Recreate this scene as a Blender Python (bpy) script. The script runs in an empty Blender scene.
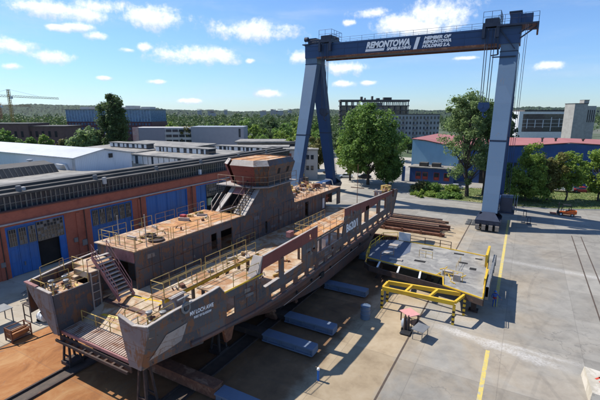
import bpy, bmesh, math, random
import numpy as np
from mathutils import Vector, Matrix
random.seed(7)
R = math.radians
scene = bpy.context.scene
COL = scene.collection

# ------------------------------------------------------------------ helpers
class MB:
    """collects shapes into one mesh object"""
    def __init__(self):
        self.v = []; self.f = []; self.m = []; self.cur = 0
    def add(self, vs, fs):
        b = len(self.v)
        self.v += [tuple(p) for p in vs]
        self.f += [tuple(b + i for i in f) for f in fs]
        self.m += [self.cur] * len(fs)
    def hexa(self, p):
        self.add(p, [(0,3,2,1),(4,5,6,7),(0,1,5,4),(1,2,6,5),(2,3,7,6),(3,0,4,7)])
    def box(self, x0, x1, y0, y1, z0, z1):
        self.hexa([(x0,y0,z0),(x1,y0,z0),(x1,y1,z0),(x0,y1,z0),(x0,y0,z1),(x1,y0,z1),(x1,y1,z1),(x0,y1,z1)])
    def obox(self, c, sx, sy, sz, ang=0.0):
        """box standing on c, turned round z"""
        ca, sa = math.cos(ang), math.sin(ang)
        ps = []
        for z in (0, sz):
            for x, y in ((-sx/2,-sy/2),(sx/2,-sy/2),(sx/2,sy/2),(-sx/2,sy/2)):
                ps.append((c[0]+x*ca-y*sa, c[1]+x*sa+y*ca, c[2]+z))
        self.hexa(ps)
    def bar(self, a, b, w, h=None, up=(0,0,1)):
        a = Vector(a); b = Vector(b); h = h or w
        d = (b-a).normalized(); up = Vector(up)
        if abs(d.dot(up)) > .98: up = Vector((0,1,0)) if abs(d.y) < .9 else Vector((1,0,0))
        s = d.cross(up).normalized()*(w/2); t = s.cross(d).normalized()*(h/2)
        self.hexa([a-s-t,a+s-t,a+s+t,a-s+t,b-s-t,b+s-t,b+s+t,b-s+t])
    def tube(self, a, b, r, r2=None, n=6, cap=True):
        a = Vector(a); b = Vector(b); r2 = r if r2 is None else r2
        d = (b-a).normalized(); up = Vector((0,0,1)) if abs(d.z) < .95 else Vector((1,0,0))
        s = d.cross(up).normalized(); t = s.cross(d).normalized()
        vs = []
        for c, q in ((a,r),(b,r2)):
            for i in range(n):
                th = 2*math.pi*i/n
                vs.append(c + s*(math.cos(th)*q) + t*(math.sin(th)*q))
        fs = [(i,(i+1)%n,n+(i+1)%n,n+i) for i in range(n)]
        if cap: fs += [tuple(range(n-1,-1,-1)), tuple(range(n,2*n))]
        self.add(vs, fs)
    def lathe(self, c, prof, n=12, axis='z'):
        """prof: list of (radius, height)"""
        vs = []
        for r, h in prof:
            for i in range(n):
                th = 2*math.pi*i/n; x, y = r*math.cos(th), r*math.sin(th)
                if axis == 'z': q = (x, y, h)
                elif axis == 'x': q = (h, x, y)
                else: q = (x, h, y)
                vs.append((c[0]+q[0], c[1]+q[1], c[2]+q[2]))
        fs = []
        for k in range(len(prof)-1):
            for i in range(n):
                fs.append((k*n+i, k*n+(i+1)%n, (k+1)*n+(i+1)%n, (k+1)*n+i))
        fs += [tuple(range(n-1,-1,-1)), tuple((len(prof)-1)*n+i for i in range(n))]
        self.add(vs, fs)
    def prism(self, poly, off):
        """planar polygon (3-D points) pushed along off"""
        n = len(poly); off = Vector(off)
        vs = [Vector(p) for p in poly] + [Vector(p)+off for p in poly]
        self.add(vs, [tuple(range(n-1,-1,-1)), tuple(range(n,2*n))] + [(i,(i+1)%n,n+(i+1)%n,n+i) for i in range(n)])
    def quad(self, a, b, c, d):
        self.add([a,b,c,d], [(0,1,2,3)])
    def build_each(self, name, mats, parent=None, put=False):
        """every separate piece becomes an object of its own"""
        root = list(range(len(self.v)))
        def find(i):
            while root[i] != i: root[i] = root[root[i]]; i = root[i]
            return i
        for f in self.f:
            for i in f[1:]: root[find(i)] = find(f[0])
        groups = {}
        for f, m in zip(self.f, self.m): groups.setdefault(find(f[0]), []).append((f, m))
        out = []
        for fs in groups.values():
            q = type(self)(); idx = sorted({i for f, _ in fs for i in f}); mp = {i: k for k, i in enumerate(idx)}
            q.v = [self.v[i] for i in idx]; q.f = [tuple(mp[i] for i in f) for f, _ in fs]; q.m = [m for _, m in fs]
            out.append(q.put(name, mats, parent) if put else q.build(name, mats, parent))
        return out
    def build(self, name, mats, parent=None, smooth=False, fix=True, at=(0,0,0)):
        me = bpy.data.meshes.new(name)
        o = parent; off = Vector(at)
        while o is not None:
            off += Vector(o.location); o = o.parent
        vs = [(p[0]-off.x, p[1]-off.y, p[2]-off.z) for p in self.v]
        me.from_pydata(vs, [], self.f)
        if not isinstance(mats, (list, tuple)): mats = [mats]
        for m in mats: me.materials.append(m)
        if len(mats) > 1: me.polygons.foreach_set('material_index', self.m)
        if fix:
            bm = bmesh.new(); bm.from_mesh(me)
            bmesh.ops.recalc_face_normals(bm, faces=bm.faces)
            bm.to_mesh(me); bm.free()
        if smooth: me.polygons.foreach_set('use_smooth', [True]*len(me.polygons))
        me.update()
        ob = bpy.data.objects.new(name, me); COL.objects.link(ob)
        if parent is not None: ob.parent = parent
        else: ob.location = at
        return ob

def tag(o, label=None, cat=None, group=None, kind=None):
    if label: o['label'] = label
    if cat: o['category'] = cat
    if group: o['group'] = group
    if kind: o['kind'] = kind
    return o
def thing(name, label, cat, loc=(0,0,0), group=None):
    o = bpy.data.objects.new(name, None); COL.objects.link(o)
    o.location = loc; o.empty_display_size = .5
    return tag(o, label, cat, group)
def dup(root, loc, label=None, rotz=None, scale=None):
    """copy of a thing with its parts and sub-parts"""
    def rec(o, par):
        c = o.copy(); COL.objects.link(c)
        if par is not None:
            c.parent = par
        for ch in list(o.children): rec(ch, c)
        return c
    r = rec(root, None); r.location = loc
    if label: r['label'] = label
    if rotz is not None: r.rotation_euler[2] = rotz
    if scale is not None: r.scale = (scale,)*3 if not isinstance(scale, tuple) else scale
    return r
def box_part(name, m, parent, *b):
    q = MB(); q.box(*b); return q.build(name, m, parent)

def text_part(name, txt, size, org, xdir, ydir, m, parent, shear=0.0, width=None, bold=0.0, depth=.02):
    cu = bpy.data.curves.new(name, 'FONT'); cu.body = txt; cu.size = size
    cu.shear = shear; cu.offset = bold; cu.extrude = depth; cu.resolution_u = 3
    tmp = bpy.data.objects.new(name, cu); COL.objects.link(tmp)
    bpy.context.view_layer.update()
    me = bpy.data.meshes.new_from_object(tmp.evaluated_get(bpy.context.evaluated_depsgraph_get()))
    bpy.data.objects.remove(tmp)
    co = np.empty(len(me.vertices)*3); me.vertices.foreach_get('co', co); co = co.reshape(-1,3)
    if width: co[:,0] *= width/(co[:,0].max()-co[:,0].min())
    X = Vector(xdir).normalized(); Y = Vector(ydir).normalized(); Z = X.cross(Y)
    off = Vector((0,0,0)); o = parent
    while o is not None: off += Vector(o.location); o = o.parent
    M = np.array([X, Y, Z]); co = co @ M + np.array(Vector(org)-off)
    me.vertices.foreach_set('co', co.ravel()); me.materials.clear(); me.materials.append(m); me.update()
    ob = bpy.data.objects.new(name, me); COL.objects.link(ob); ob.parent = parent
    return ob

# ------------------------------------------------------------------ materials
def nodes_of(name):
    m = bpy.data.materials.new(name); m.use_nodes = True
    nt = m.node_tree; return m, nt, nt.nodes['Principled BSDF']
def ramp(nt, fac, stops, interp='LINEAR'):
    r = nt.nodes.new('ShaderNodeValToRGB'); r.color_ramp.interpolation = interp
    el = r.color_ramp.elements
    while len(el) < len(stops): el.new(.5)
    for e, (p, c) in zip(el, stops):
        e.position = p; e.color = (*c, 1) if len(c) == 3 else c
    nt.links.new(fac, r.inputs[0]); return r.outputs[0]
def noise(nt, vec, scale, detail=5, rough=.6, dist=0.0):
    n = nt.nodes.new('ShaderNodeTexNoise'); n.inputs['Scale'].default_value = scale
    n.inputs['Detail'].default_value = detail; n.inputs['Roughness'].default_value = rough
    n.inputs['Distortion'].default_value = dist
    nt.links.new(vec, n.inputs['Vector']); return n.outputs['Fac']
def coords(nt, scale=(1,1,1), kind='Object'):
    t = nt.nodes.new('ShaderNodeTexCoord'); mp = nt.nodes.new('ShaderNodeMapping')
    mp.inputs['Scale'].default_value = scale
    nt.links.new(t.outputs[kind], mp.inputs[0]); return mp.outputs[0]
def mix(nt, fac, a, b):
    n = nt.nodes.new('ShaderNodeMix'); n.data_type = 'RGBA'
    if isinstance(fac, (int, float)): n.inputs[0].default_value = fac
    else: nt.links.new(fac, n.inputs[0])
    for i, c in ((6, a), (7, b)):
        if isinstance(c, tuple): n.inputs[i].default_value = (*c, 1)
        else: nt.links.new(c, n.inputs[i])
    return n.outputs[2]
def mathn(nt, op, a, b=None, c=None, clamp=False):
    n = nt.nodes.new('ShaderNodeMath'); n.operation = op; n.use_clamp = clamp
    for i, q in enumerate((a, b, c)):
        if q is None: continue
        if isinstance(q, (int, float)): n.inputs[i].default_value = q
        else: nt.links.new(q, n.inputs[i])
    return n.outputs[0]
def sstep(nt, x, lo, hi):
    n = nt.nodes.new('ShaderNodeMapRange'); n.interpolation_type = 'SMOOTHSTEP'
    n.inputs[1].default_value = lo; n.inputs[2].default_value = hi
    nt.links.new(x, n.inputs[0]); return n.outputs[0]
def bump(nt, bsdf, h, strength=.3, dist=.02):
    b = nt.nodes.new('ShaderNodeBump'); b.inputs['Strength'].default_value = strength
    b.inputs['Distance'].default_value = dist
    nt.links.new(h, b.inputs['Height']); nt.links.new(b.outputs[0], bsdf.inputs['Normal'])

def mat(name, c1, c2=None, scale=1.5, rough=.6, metal=0.0, spread=(.35,.65), c3=None, scale3=.35, cover3=.62,
        bmp=.15, stretch=(1,1,1), spec=.4):
    """two-tone noise surface with an optional third tone in larger patches"""
    m, nt, b = nodes_of(name)
    c2 = c2 or tuple(x*.75 for x in c1)
    co = coords(nt, stretch)
    n1 = noise(nt, co, scale, 7, .65)
    col = ramp(nt, n1, [(spread[0], c1), (spread[1], c2)])
    if c3:
        n3 = noise(nt, co, scale3, 8, .7, .6)
        col = mix(nt, sstep(nt, n3, cover3-.06, cover3+.08), col, c3)
    nt.links.new(col, b.inputs['Base Color'])
    b.inputs['Roughness'].default_value = rough; b.inputs['Metallic'].default_value = metal
    b.inputs['Specular IOR Level'].default_value = spec
    if bmp: bump(nt, b, noise(nt, co, scale*6, 4, .6), bmp, .02)
    return m

def plated(name, c1, c2, rust, px=2.4, pz=1.3, cover=.6, seam=.5, rough=.62, wear=1.0):
    """welded plate steel: primer tones per plate, seams, rust runs"""
    m, nt, b = nodes_of(name)
    co = coords(nt)
    br = nt.nodes.new('ShaderNodeTexBrick'); br.offset = .5
    br.inputs['Scale'].default_value = 1; br.inputs['Brick Width'].default_value = px; br.inputs['Row Height'].default_value = pz
    br.inputs['Mortar Size'].default_value = .028; br.inputs['Mortar Smooth'].default_value = .4
    br.inputs['Color1'].default_value = (*c1, 1); br.inputs['Color2'].default_value = (*c2, 1)
    br.inputs['Mortar'].default_value = (*[x*seam + r*(1-seam) for x, r in zip(c1, rust)], 1)
    sw = nt.nodes.new('ShaderNodeSeparateXYZ'); nt.links.new(co, sw.inputs[0])
    cb = nt.nodes.new('ShaderNodeCombineXYZ')
    nt.links.new(mathn(nt, 'ADD', sw.outputs[1], mathn(nt, 'MULTIPLY', sw.outputs[0], .6)), cb.inputs[0])
    nt.links.new(sw.outputs[2], cb.inputs[1]); nt.links.new(cb.outputs[0], br.inputs['Vector'])
    big = noise(nt, co, .8, 11, .72, 1.2)
    runs = noise(nt, coords(nt, (4.5, 4.5, .40)), 1.0, 9, .75)
    msk = sstep(nt, mathn(nt, 'ADD', mathn(nt, 'MULTIPLY', big, .6), mathn(nt, 'MULTIPLY', runs, .45)), cover-.035, cover+.05)
    col = mix(nt, msk, br.outputs['Color'], rust)
    fine = noise(nt, co, 3.2, 10, .8)
    sc = sstep(nt, fine, .60, .70)
    col = mix(nt, mathn(nt, 'MULTIPLY', sc, .5*wear), col, tuple(min(.5, x*2.0+.06) for x in c1))
    burn = noise(nt, co, 2.1, 8, .7, .5)
    col = mix(nt, mathn(nt, 'MULTIPLY', sstep(nt, burn, .60, .66), .6*wear), col, tuple(x*.45 for x in c1))
    chalk = sstep(nt, noise(nt, coords(nt, (1.1, 1.1, 9)), 1.0, 4, .6), .70, .73)
    col = mix(nt, mathn(nt, 'MULTIPLY', chalk, .55*wear), col, (.42,.41,.40))
    nt.links.new(col, b.inputs['Base Color'])
    b.inputs['Roughness'].default_value = rough; b.inputs['Specular IOR Level'].default_value = .35
    bump(nt, b, noise(nt, co, 1.3, 5, .6), .22, .06)
    return m

def corrugated(name, c1, pitch=.3, axis=0, rough=.5, dirt=None, metal=0.0, depth=.03):
    m, nt, b = nodes_of(name)
    co = coords(nt)
    w = nt.nodes.new('ShaderNodeTexWave'); w.wave_type = 'BANDS'; w.bands_direction = 'XYZ'[axis]
    w.inputs['Scale'].default_value = .314/pitch
    nt.links.new(co, w.inputs['Vector'])
    n1 = noise(nt, co, .25, 6, .65)
    col = mix(nt, sstep(nt, n1, .4, .75), c1, dirt or tuple(x*.85 for x in c1))
    groove = mathn(nt, 'POWER', w.outputs['Fac'], 6.0)
    col = mix(nt, mathn(nt, 'MULTIPLY', groove, .28), col, tuple(x*.45 for x in c1))
    streak = noise(nt, coords(nt, (1.5, 1.5, .12) if axis == 0 or depth <= .025 else (.2, 1.2, 1)), 1.0, 7, .7)
    col = mix(nt, mathn(nt, 'MULTIPLY', sstep(nt, streak, .52, .72), .4), col, tuple(x*.6 for x in (dirt or c1)))
    nt.links.new(col, b.inputs['Base Color']); b.inputs['Roughness'].default_value = rough
    b.inputs['Metallic'].default_value = metal
    bump(nt, b, w.outputs['Fac'], .5, depth)
    return m

def brickwall(name, c1, c2, mortar, stain=None):
    m, nt, b = nodes_of(name)
    co = coords(nt)
    sp = nt.nodes.new('ShaderNodeSeparateXYZ'); nt.links.new(co, sp.inputs[0])
    cb = nt.nodes.new('ShaderNodeCombineXYZ')
    nt.links.new(mathn(nt, 'ADD', sp.outputs[0], sp.outputs[1]), cb.inputs[0]); nt.links.new(sp.outputs[2], cb.inputs[1])
    br = nt.nodes.new('ShaderNodeTexBrick'); nt.links.new(cb.outputs[0], br.inputs['Vector'])
    br.inputs['Scale'].default_value = 1; br.inputs['Brick Width'].default_value = .26; br.inputs['Row Height'].default_value = .08
    br.inputs['Mortar Size'].default_value = .008
    br.inputs['Color1'].default_value = (*c1, 1); br.inputs['Color2'].default_value = (*c2, 1); br.inputs['Mortar'].default_value = (*mortar, 1)
    n = noise(nt, co, .5, 7, .7)
    col = mix(nt, sstep(nt, n, .45, .8), br.outputs['Color'], stain or tuple(x*.55 for x in c1))
    nt.links.new(col, b.inputs['Base Color']); b.inputs['Roughness'].default_value = .85
    return m

def leafmat(name, dark, light, trans=.45):
    m, nt, b = nodes_of(name)
    g = nt.nodes.new('ShaderNodeNewGeometry')
    co = coords(nt)
    n = noise(nt, co, .35, 3, .6)
    f = mathn(nt, 'ADD', mathn(nt, 'MULTIPLY', g.outputs['Random Per Island'], .55), mathn(nt, 'MULTIPLY', n, .55))
    col = ramp(nt, f, [(.2, dark), (.75, light)])
    nt.links.new(col, b.inputs['Base Color']); b.inputs['Roughness'].default_value = .55
    b.inputs['Specular IOR Level'].default_value = .25
    tr = nt.nodes.new('ShaderNodeBsdfTranslucent'); nt.links.new(col, tr.inputs[0])
    mx = nt.nodes.new('ShaderNodeMixShader'); mx.inputs[0].default_value = trans
    nt.links.new(b.outputs[0], mx.inputs[1]); nt.links.new(tr.outputs[0], mx.inputs[2])
    nt.links.new(mx.outputs[0], nt.nodes['Material Output'].inputs[0])
    return m
def glass(name, c=(.02,.025,.03), rough=.08):
    m, nt, b = nodes_of(name)
    n = noise(nt, coords(nt), .8, 3, .5)
    nt.links.new(ramp(nt, n, [(.3, c), (.7, tuple(x*2+.01 for x in c))]), b.inputs['Base Color'])
    b.inputs['Roughness'].default_value = rough; b.inputs['Specular IOR Level'].default_value = .7
    return m

M = {}
M['hull'] = plated('hull_steel', (.058,.060,.068), (.105,.102,.105), (.185,.088,.046), cover=.55)
M['hull_red'] = plated('red_primer_hull', (.115,.056,.043), (.165,.085,.060), (.075,.066,.064), cover=.535)
M['bow'] = plated('bow_steel', (.14,.13,.14), (.20,.18,.18), (.16,.085,.05), cover=.54)
M['maroon'] = plated('maroon_primer', (.17,.046,.040), (.20,.058,.048), (.095,.042,.036), cover=.60)
M['primer'] = mat('pale_primer', (.40,.36,.32), (.30,.25,.21), 1.2, .7, c3=(.22,.12,.07), scale3=.8, cover3=.62)
M['pinkprimer'] = mat('pink_primer', (.36,.17,.16), (.26,.11,.10), 1.4, .7, c3=(.16,.08,.06), scale3=.9, cover3=.6)
M['deck'] = mat('rusted_deck', (.47,.30,.17), (.31,.155,.075), 1.1, .8, c3=(.50,.42,.33), scale3=.5, cover3=.56, spread=(.42,.58))
M['deck_orange'] = mat('orange_rust_deck', (.50,.25,.09), (.34,.14,.05), 1.1, .8, c3=(.50,.37,.25), scale3=.6, cover3=.56, spread=(.42,.58))
M['deck_cream'] = mat('dusty_deck', (.49,.385,.27), (.37,.255,.15), 1.2, .8, c3=(.33,.165,.07), scale3=.6, cover3=.51, spread=(.42,.6))
M['rust'] = mat('rust', (.20,.085,.045), (.11,.045,.028), 2.5, .85, c3=(.28,.15,.09), scale3=1.2, cover3=.58)
M['rust_dark'] = mat('dark_rust', (.07,.045,.036), (.04,.03,.027), 2.0, .85, c3=(.14,.07,.04), scale3=.9, cover3=.6)
M['rail'] = mat('yellowed_rail_paint', (.58,.42,.12), (.42,.27,.09), 1.3, .6, c3=(.24,.11,.05), scale3=1.1, cover3=.58)
M['rail_rust'] = mat('rusty_rail_paint', (.34,.24,.15), (.22,.12,.07), 1.3, .7, c3=(.45,.38,.30), scale3=1.1, cover3=.58)
M['yellow'] = mat('yellow_paint', (.70,.46,.03), (.58,.35,.03), 1.0, .5, c3=(.30,.16,.05), scale3=1.0, cover3=.68)
M['black'] = mat('black_paint', (.018,.018,.02), (.03,.03,.03), 3, .5)
M['white'] = mat('white_paint', (.72,.72,.70), (.60,.60,.58), 1.2, .5)
M['letter'] = mat('letter_paint', (.86,.87,.88), (.80,.81,.82), 2.0, .5, bmp=0)
M['void'] = mat('dark_interior', (.012,.012,.013), (.022,.021,.02), 1.0, .9, bmp=0)
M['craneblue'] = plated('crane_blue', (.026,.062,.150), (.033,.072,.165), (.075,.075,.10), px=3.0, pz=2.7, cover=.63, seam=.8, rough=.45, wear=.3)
M['cranelit'] = mat('crane_blue_lit', (.115,.160,.250), (.14,.190,.285), .4, .45, c3=(.085,.125,.205), scale3=.2, cover3=.6, bmp=.05, stretch=(1,1,.3))
M['cranelit'] = plated('crane_blue_lit_plate', (.105,.165,.245), (.125,.188,.27), (.17,.17,.18), px=4, pz=3.1, cover=.62, seam=.8, rough=.45, wear=.3)  # crane blue lightened in the colour, as sunlit, for the near legs
M['cranedark'] = mat('crane_dark', (.02,.028,.05), (.03,.04,.07), 1, .5)
M['beamblue'] = mat('beam_blue', (.14,.18,.25), (.115,.15,.21), .8, .5, c3=(.11,.16,.26), scale3=.7, cover3=.6)
M['doorblue'] = corrugated('door_blue', (.030,.15,.44), .55, 1, .5, (.05,.13,.31), depth=.02)
M['blue'] = mat('blue_paint', (.014,.14,.48), (.018,.11,.38), 1, .45)
M['brick'] = brickwall('red_brick', (.38,.095,.052), (.44,.12,.066), (.28,.13,.09), (.21,.06,.04))
M['brick_dark'] = brickwall('dark_brick', (.13,.055,.045), (.16,.07,.055), (.16,.12,.10))
M['roofgrey'] = mat('roof_felt', (.25,.235,.205), (.16,.15,.135), .5, .85, c3=(.33,.30,.26), scale3=.22, cover3=.55, spread=(.42,.58))
M['roofdark'] = mat('roof_dark', (.060,.055,.050), (.085,.078,.070), .4, .8, c3=(.12,.105,.09), scale3=.2, cover3=.58)
M['gutter'] = mat('zinc_gutter', (.42,.43,.44), (.34,.35,.36), 1, .45, .3)
M['shedwhite'] = corrugated('white_cladding', (.60,.62,.64), .35, 0, .5, (.62,.64,.66), depth=.025)
M['shedroof'] = corrugated('white_roof_cladding', (.47,.475,.47), .9, 0, .5, (.40,.40,.39), depth=.02)
M['glassdark'] = glass('dark_glass')
M['glassblue'] = glass('blue_glass', (.04,.07,.12))
M['mullion'] = mat('mullion_paint', (.25,.215,.17), (.16,.135,.105), 2, .6)
M['plaster'] = mat('pale_plaster', (.52,.50,.47), (.45,.43,.40), .5, .8, c3=(.38,.36,.33), scale3=.2, cover3=.62)
M['plastergrey'] = mat('grey_plaster', (.27,.28,.31), (.24,.25,.28), .4, .8)
M['concrete'] = mat('raw_concrete', (.36,.345,.31), (.28,.265,.24), .6, .85, c3=(.22,.21,.19), scale3=.3, cover3=.62)
M['hallblue'] = corrugated('hall_blue_cladding', (.028,.085,.26), .4, 0, .45, (.022,.065,.20), depth=.02)
M['halllight'] = corrugated('hall_light_cladding', (.30,.52,.68), .4, 0, .45, (.26,.46,.62), depth=.02)
M['pinkroof'] = corrugated('faded_red_roof', (.36,.115,.09), .5, 1, .55, (.40,.155,.12), depth=.03)
M['steelgrey'] = mat('grey_steel', (.16,.165,.17), (.22,.22,.215), 1.5, .55, .2)
M['tyre'] = mat('tyre_rubber', (.018,.018,.018), (.03,.03,.028), 3, .8)
M['orange'] = mat('orange_paint', (.72,.14,.02), (.60,.10,.02), 2, .4)
M['bark'] = mat('bark', (.085,.065,.05), (.05,.04,.032), 3, .9)
M['leaf'] = leafmat('leaf_green', (.075,.145,.030), (.20,.32,.065))
M['leaf_light'] = leafmat('leaf_light', (.095,.165,.022), (.28,.38,.07))
M['leaf_dark'] = leafmat('leaf_dark', (.038,.072,.026), (.11,.165,.05))
M['leaf_grey'] = leafmat('leaf_greyish', (.10,.155,.058), (.25,.34,.125))
M['leaf_rust'] = leafmat('leaf_reddish', (.10,.11,.025), (.23,.21,.065))

def leaves(mb, centres, n, size, spread, rnd, flat=.55):
    """n leaf clumps spread through every centre (x,y,z,r)"""
    for (cx, cy, cz, r) in centres:
        for _ in range(n):
            d = Vector((rnd.gauss(0,1), rnd.gauss(0,1), rnd.gauss(0,1)*.85)).normalized()
            q = r*(rnd.random()**.45)*spread
            p = Vector((cx,cy,cz)) + d*q
            nrm = (d*.7 + Vector((rnd.gauss(0,.6), rnd.gauss(0,.6), rnd.gauss(0,.6)+flat))).normalized()
            t = nrm.orthogonal().normalized()
            t.rotate(Matrix.Rotation(rnd.random()*6.28, 3, nrm))
            b = nrm.cross(t)
            s = size*(.45+1.1*rnd.random()**1.5)
            a = t*s; c = b*(s*.62)
            mb.add([p-a*.9, p-c+nrm*s*.12, p+a, p+c+nrm*s*.12], [(0,1,2,3)])

def tree(name, label, x, y, h, rx, trunk_h, leafm, n_clump=46, n_leaf=90, size=.5, seed=1, group=None, shape='round', ry=None, r_trunk=.3, cat='tree', lean=0, z0=0.0, clump=None):
    rnd = random.Random(seed); ry = ry or rx
    t = thing(name, label, cat, (x, y, z0), group)
    tk = MB()
    top = Vector((x+lean, y, z0+h*.72))
    base = Vector((x, y, z0-.1)); pr = base; k = 6
    pts = [base.lerp(top, i/k) + Vector((rnd.uniform(-.25,.25), rnd.uniform(-.25,.25), 0))*(0 if i == 0 else 1) for i in range(k+1)]
    for i in range(k):
        tk.tube(pts[i], pts[i+1], r_trunk*(1-i/k*.85)*(1.25 if i == 0 else 1), r_trunk*(1-(i+1)/k*.85), 8)
    cs = []
    hc = h-trunk_h
    for i in range(n_clump):
        for _ in range(40):
            a, b, c = rnd.uniform(-1,1), rnd.uniform(-1,1), rnd.uniform(-1,1)
            q = a*a+b*b+c*c
            if shape == 'round' and .18 < q < 1: break
            if shape == 'column':
                w = (1-max(0,-c)**4*.4)*(1-.5*max(0,c)**2.6)
                if a*a+b*b < max(w,.03)**2: break
            if shape == 'cone':
                w = (1-c)/2*.95+.1
                if a*a+b*b < w*w: break
            if shape == 'loose' and .1 < q < 1 and rnd.random() < .6+.4*c: break
        r = (clump or .30*min(rx, hc/2))*(.5+1.0*rnd.random()**1.4)
        cx = x+lean*(c+1)/2+a*rx*.86; cy = y+b*ry*.86; cz = z0+trunk_h+hc*(c*.88+1)/2
        cs.append((cx, cy, cz, r))
    for i, (cx, cy, cz, r) in enumerate(cs):
        if i % 2 == 0:
            j = max(1, min(k-1, int((cz-z0)/(h*.72)*k*.6)))
            s = pts[j]; e = Vector((cx, cy, cz)); mid = s.lerp(e, .5)+Vector((0,0,.4))
            tk.tube(s, mid, r_trunk*.34, r_trunk*.2, 5); tk.tube(mid, e, r_trunk*.2, r_trunk*.06, 5)
    tk.build('trunk', M['bark'], t)
    lv = MB(); leaves(lv, cs, n_leaf, size, 1.0, rnd)
    lv.build('crown', leafm, t, fix=False)
    return t
def bush(name, label, x, y, rx, h, leafm, seed, group=None, n=14, nl=70, size=.28):
    rnd = random.Random(seed)
    cs = []
    for i in range(n):
        a = rnd.uniform(0, 6.28); q = rnd.random()**.5
        cs.append((x+math.cos(a)*q*rx, y+math.sin(a)*q*rx, h*(.25+.5*rnd.random()*(1-.5*q)), h*.36))
    lv = MB(); leaves(lv, cs, nl, size, 1.0, rnd)
    for (cx, cy, cz, r) in cs[::2]: lv.tube((x,y,-.05), (cx,cy,cz), .03, .01, 4)
    o = lv.build(name, leafm, None, fix=False, at=(x,y,0))
    return tag(o, label, 'bush', group)
# ------------------------------------------------------------------ camera, sun, sky
cam = bpy.data.cameras.new('camera'); cam.lens = 24; cam.sensor_width = 36; cam.clip_end = 12000; cam.clip_start = .5
co_ = bpy.data.objects.new('camera', cam); COL.objects.link(co_)
co_.location = (0,0,20); co_.rotation_euler = (R(90-12.27), 0, R(29.33)); scene.camera = co_
SUN = Vector((.80, .04, -1.0)).normalized()
sl = bpy.data.lights.new('sun', 'SUN'); sl.energy = 4.9; sl.angle = R(.5); sl.color = (1,.955,.88)
so = bpy.data.objects.new('sun', sl); COL.objects.link(so); so.location = (-60,0,90)
so.rotation_euler = SUN.to_track_quat('-Z', 'Y').to_euler()
scene.view_settings.view_transform = 'Standard'; scene.view_settings.look = 'None'
scene.view_settings.gamma = 1; scene.view_settings.exposure = 0.36; scene.view_settings.use_curve_mapping = False
scene.render.engine = 'CYCLES'

w = bpy.data.worlds.new('World'); scene.world = w; w.use_nodes = True
nt = w.node_tree; nt.nodes.clear()
out = nt.nodes.new('ShaderNodeOutputWorld')
sky = nt.nodes.new('ShaderNodeTexSky'); sky.sky_type = 'NISHITA'; sky.sun_disc = False
sky.sun_elevation = math.asin(-SUN.z); sky.sun_rotation = math.atan2(-SUN.x, -SUN.y)
sky.air_density = 1.0; sky.dust_density = .15; sky.ozone_density = 1.6; sky.altitude = 300
bg = nt.nodes.new('ShaderNodeBackground'); bg.inputs[1].default_value = .115
tint = nt.nodes.new('ShaderNodeMix'); tint.data_type = 'RGBA'; tint.blend_type = 'MULTIPLY'; tint.inputs[0].default_value = 1; tint.inputs[7].default_value = (.74,.94,1.22,1)
nt.links.new(sky.outputs[0], tint.inputs[6]); nt.links.new(tint.outputs[2], bg.inputs[0])
tc = nt.nodes.new('ShaderNodeTexCoord'); sp = nt.nodes.new('ShaderNodeSeparateXYZ'); nt.links.new(tc.outputs['Generated'], sp.inputs[0])
az = mathn(nt, 'ARCTAN2', sp.outputs[0], sp.outputs[1]); el = mathn(nt, 'ARCSINE', sp.outputs[2])
hor = ramp(nt, el, [(.0, (.56,.72,.96)), (.16, (.66,.86,1.14)), (.6, (.80,1.0,1.25))])
nt.links.new(hor, tint.inputs[7])
cb = nt.nodes.new('ShaderNodeCombineXYZ'); nt.links.new(az, cb.inputs[0]); nt.links.new(el, cb.inputs[1])
def cloud_dir(px, py):
    th = math.atan(87/400); yaw = R(29.33); a = px-300; b = 200-py
    Y = 400*math.cos(th)+b*math.sin(th); Z = -400*math.sin(th)+b*math.cos(th)
    X_ = a*math.cos(yaw)-Y*math.sin(yaw); Y_ = a*math.sin(yaw)+Y*math.cos(yaw)
    return math.atan2(X_, Y_), math.atan2(Z, math.hypot(X_, Y_))
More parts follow.
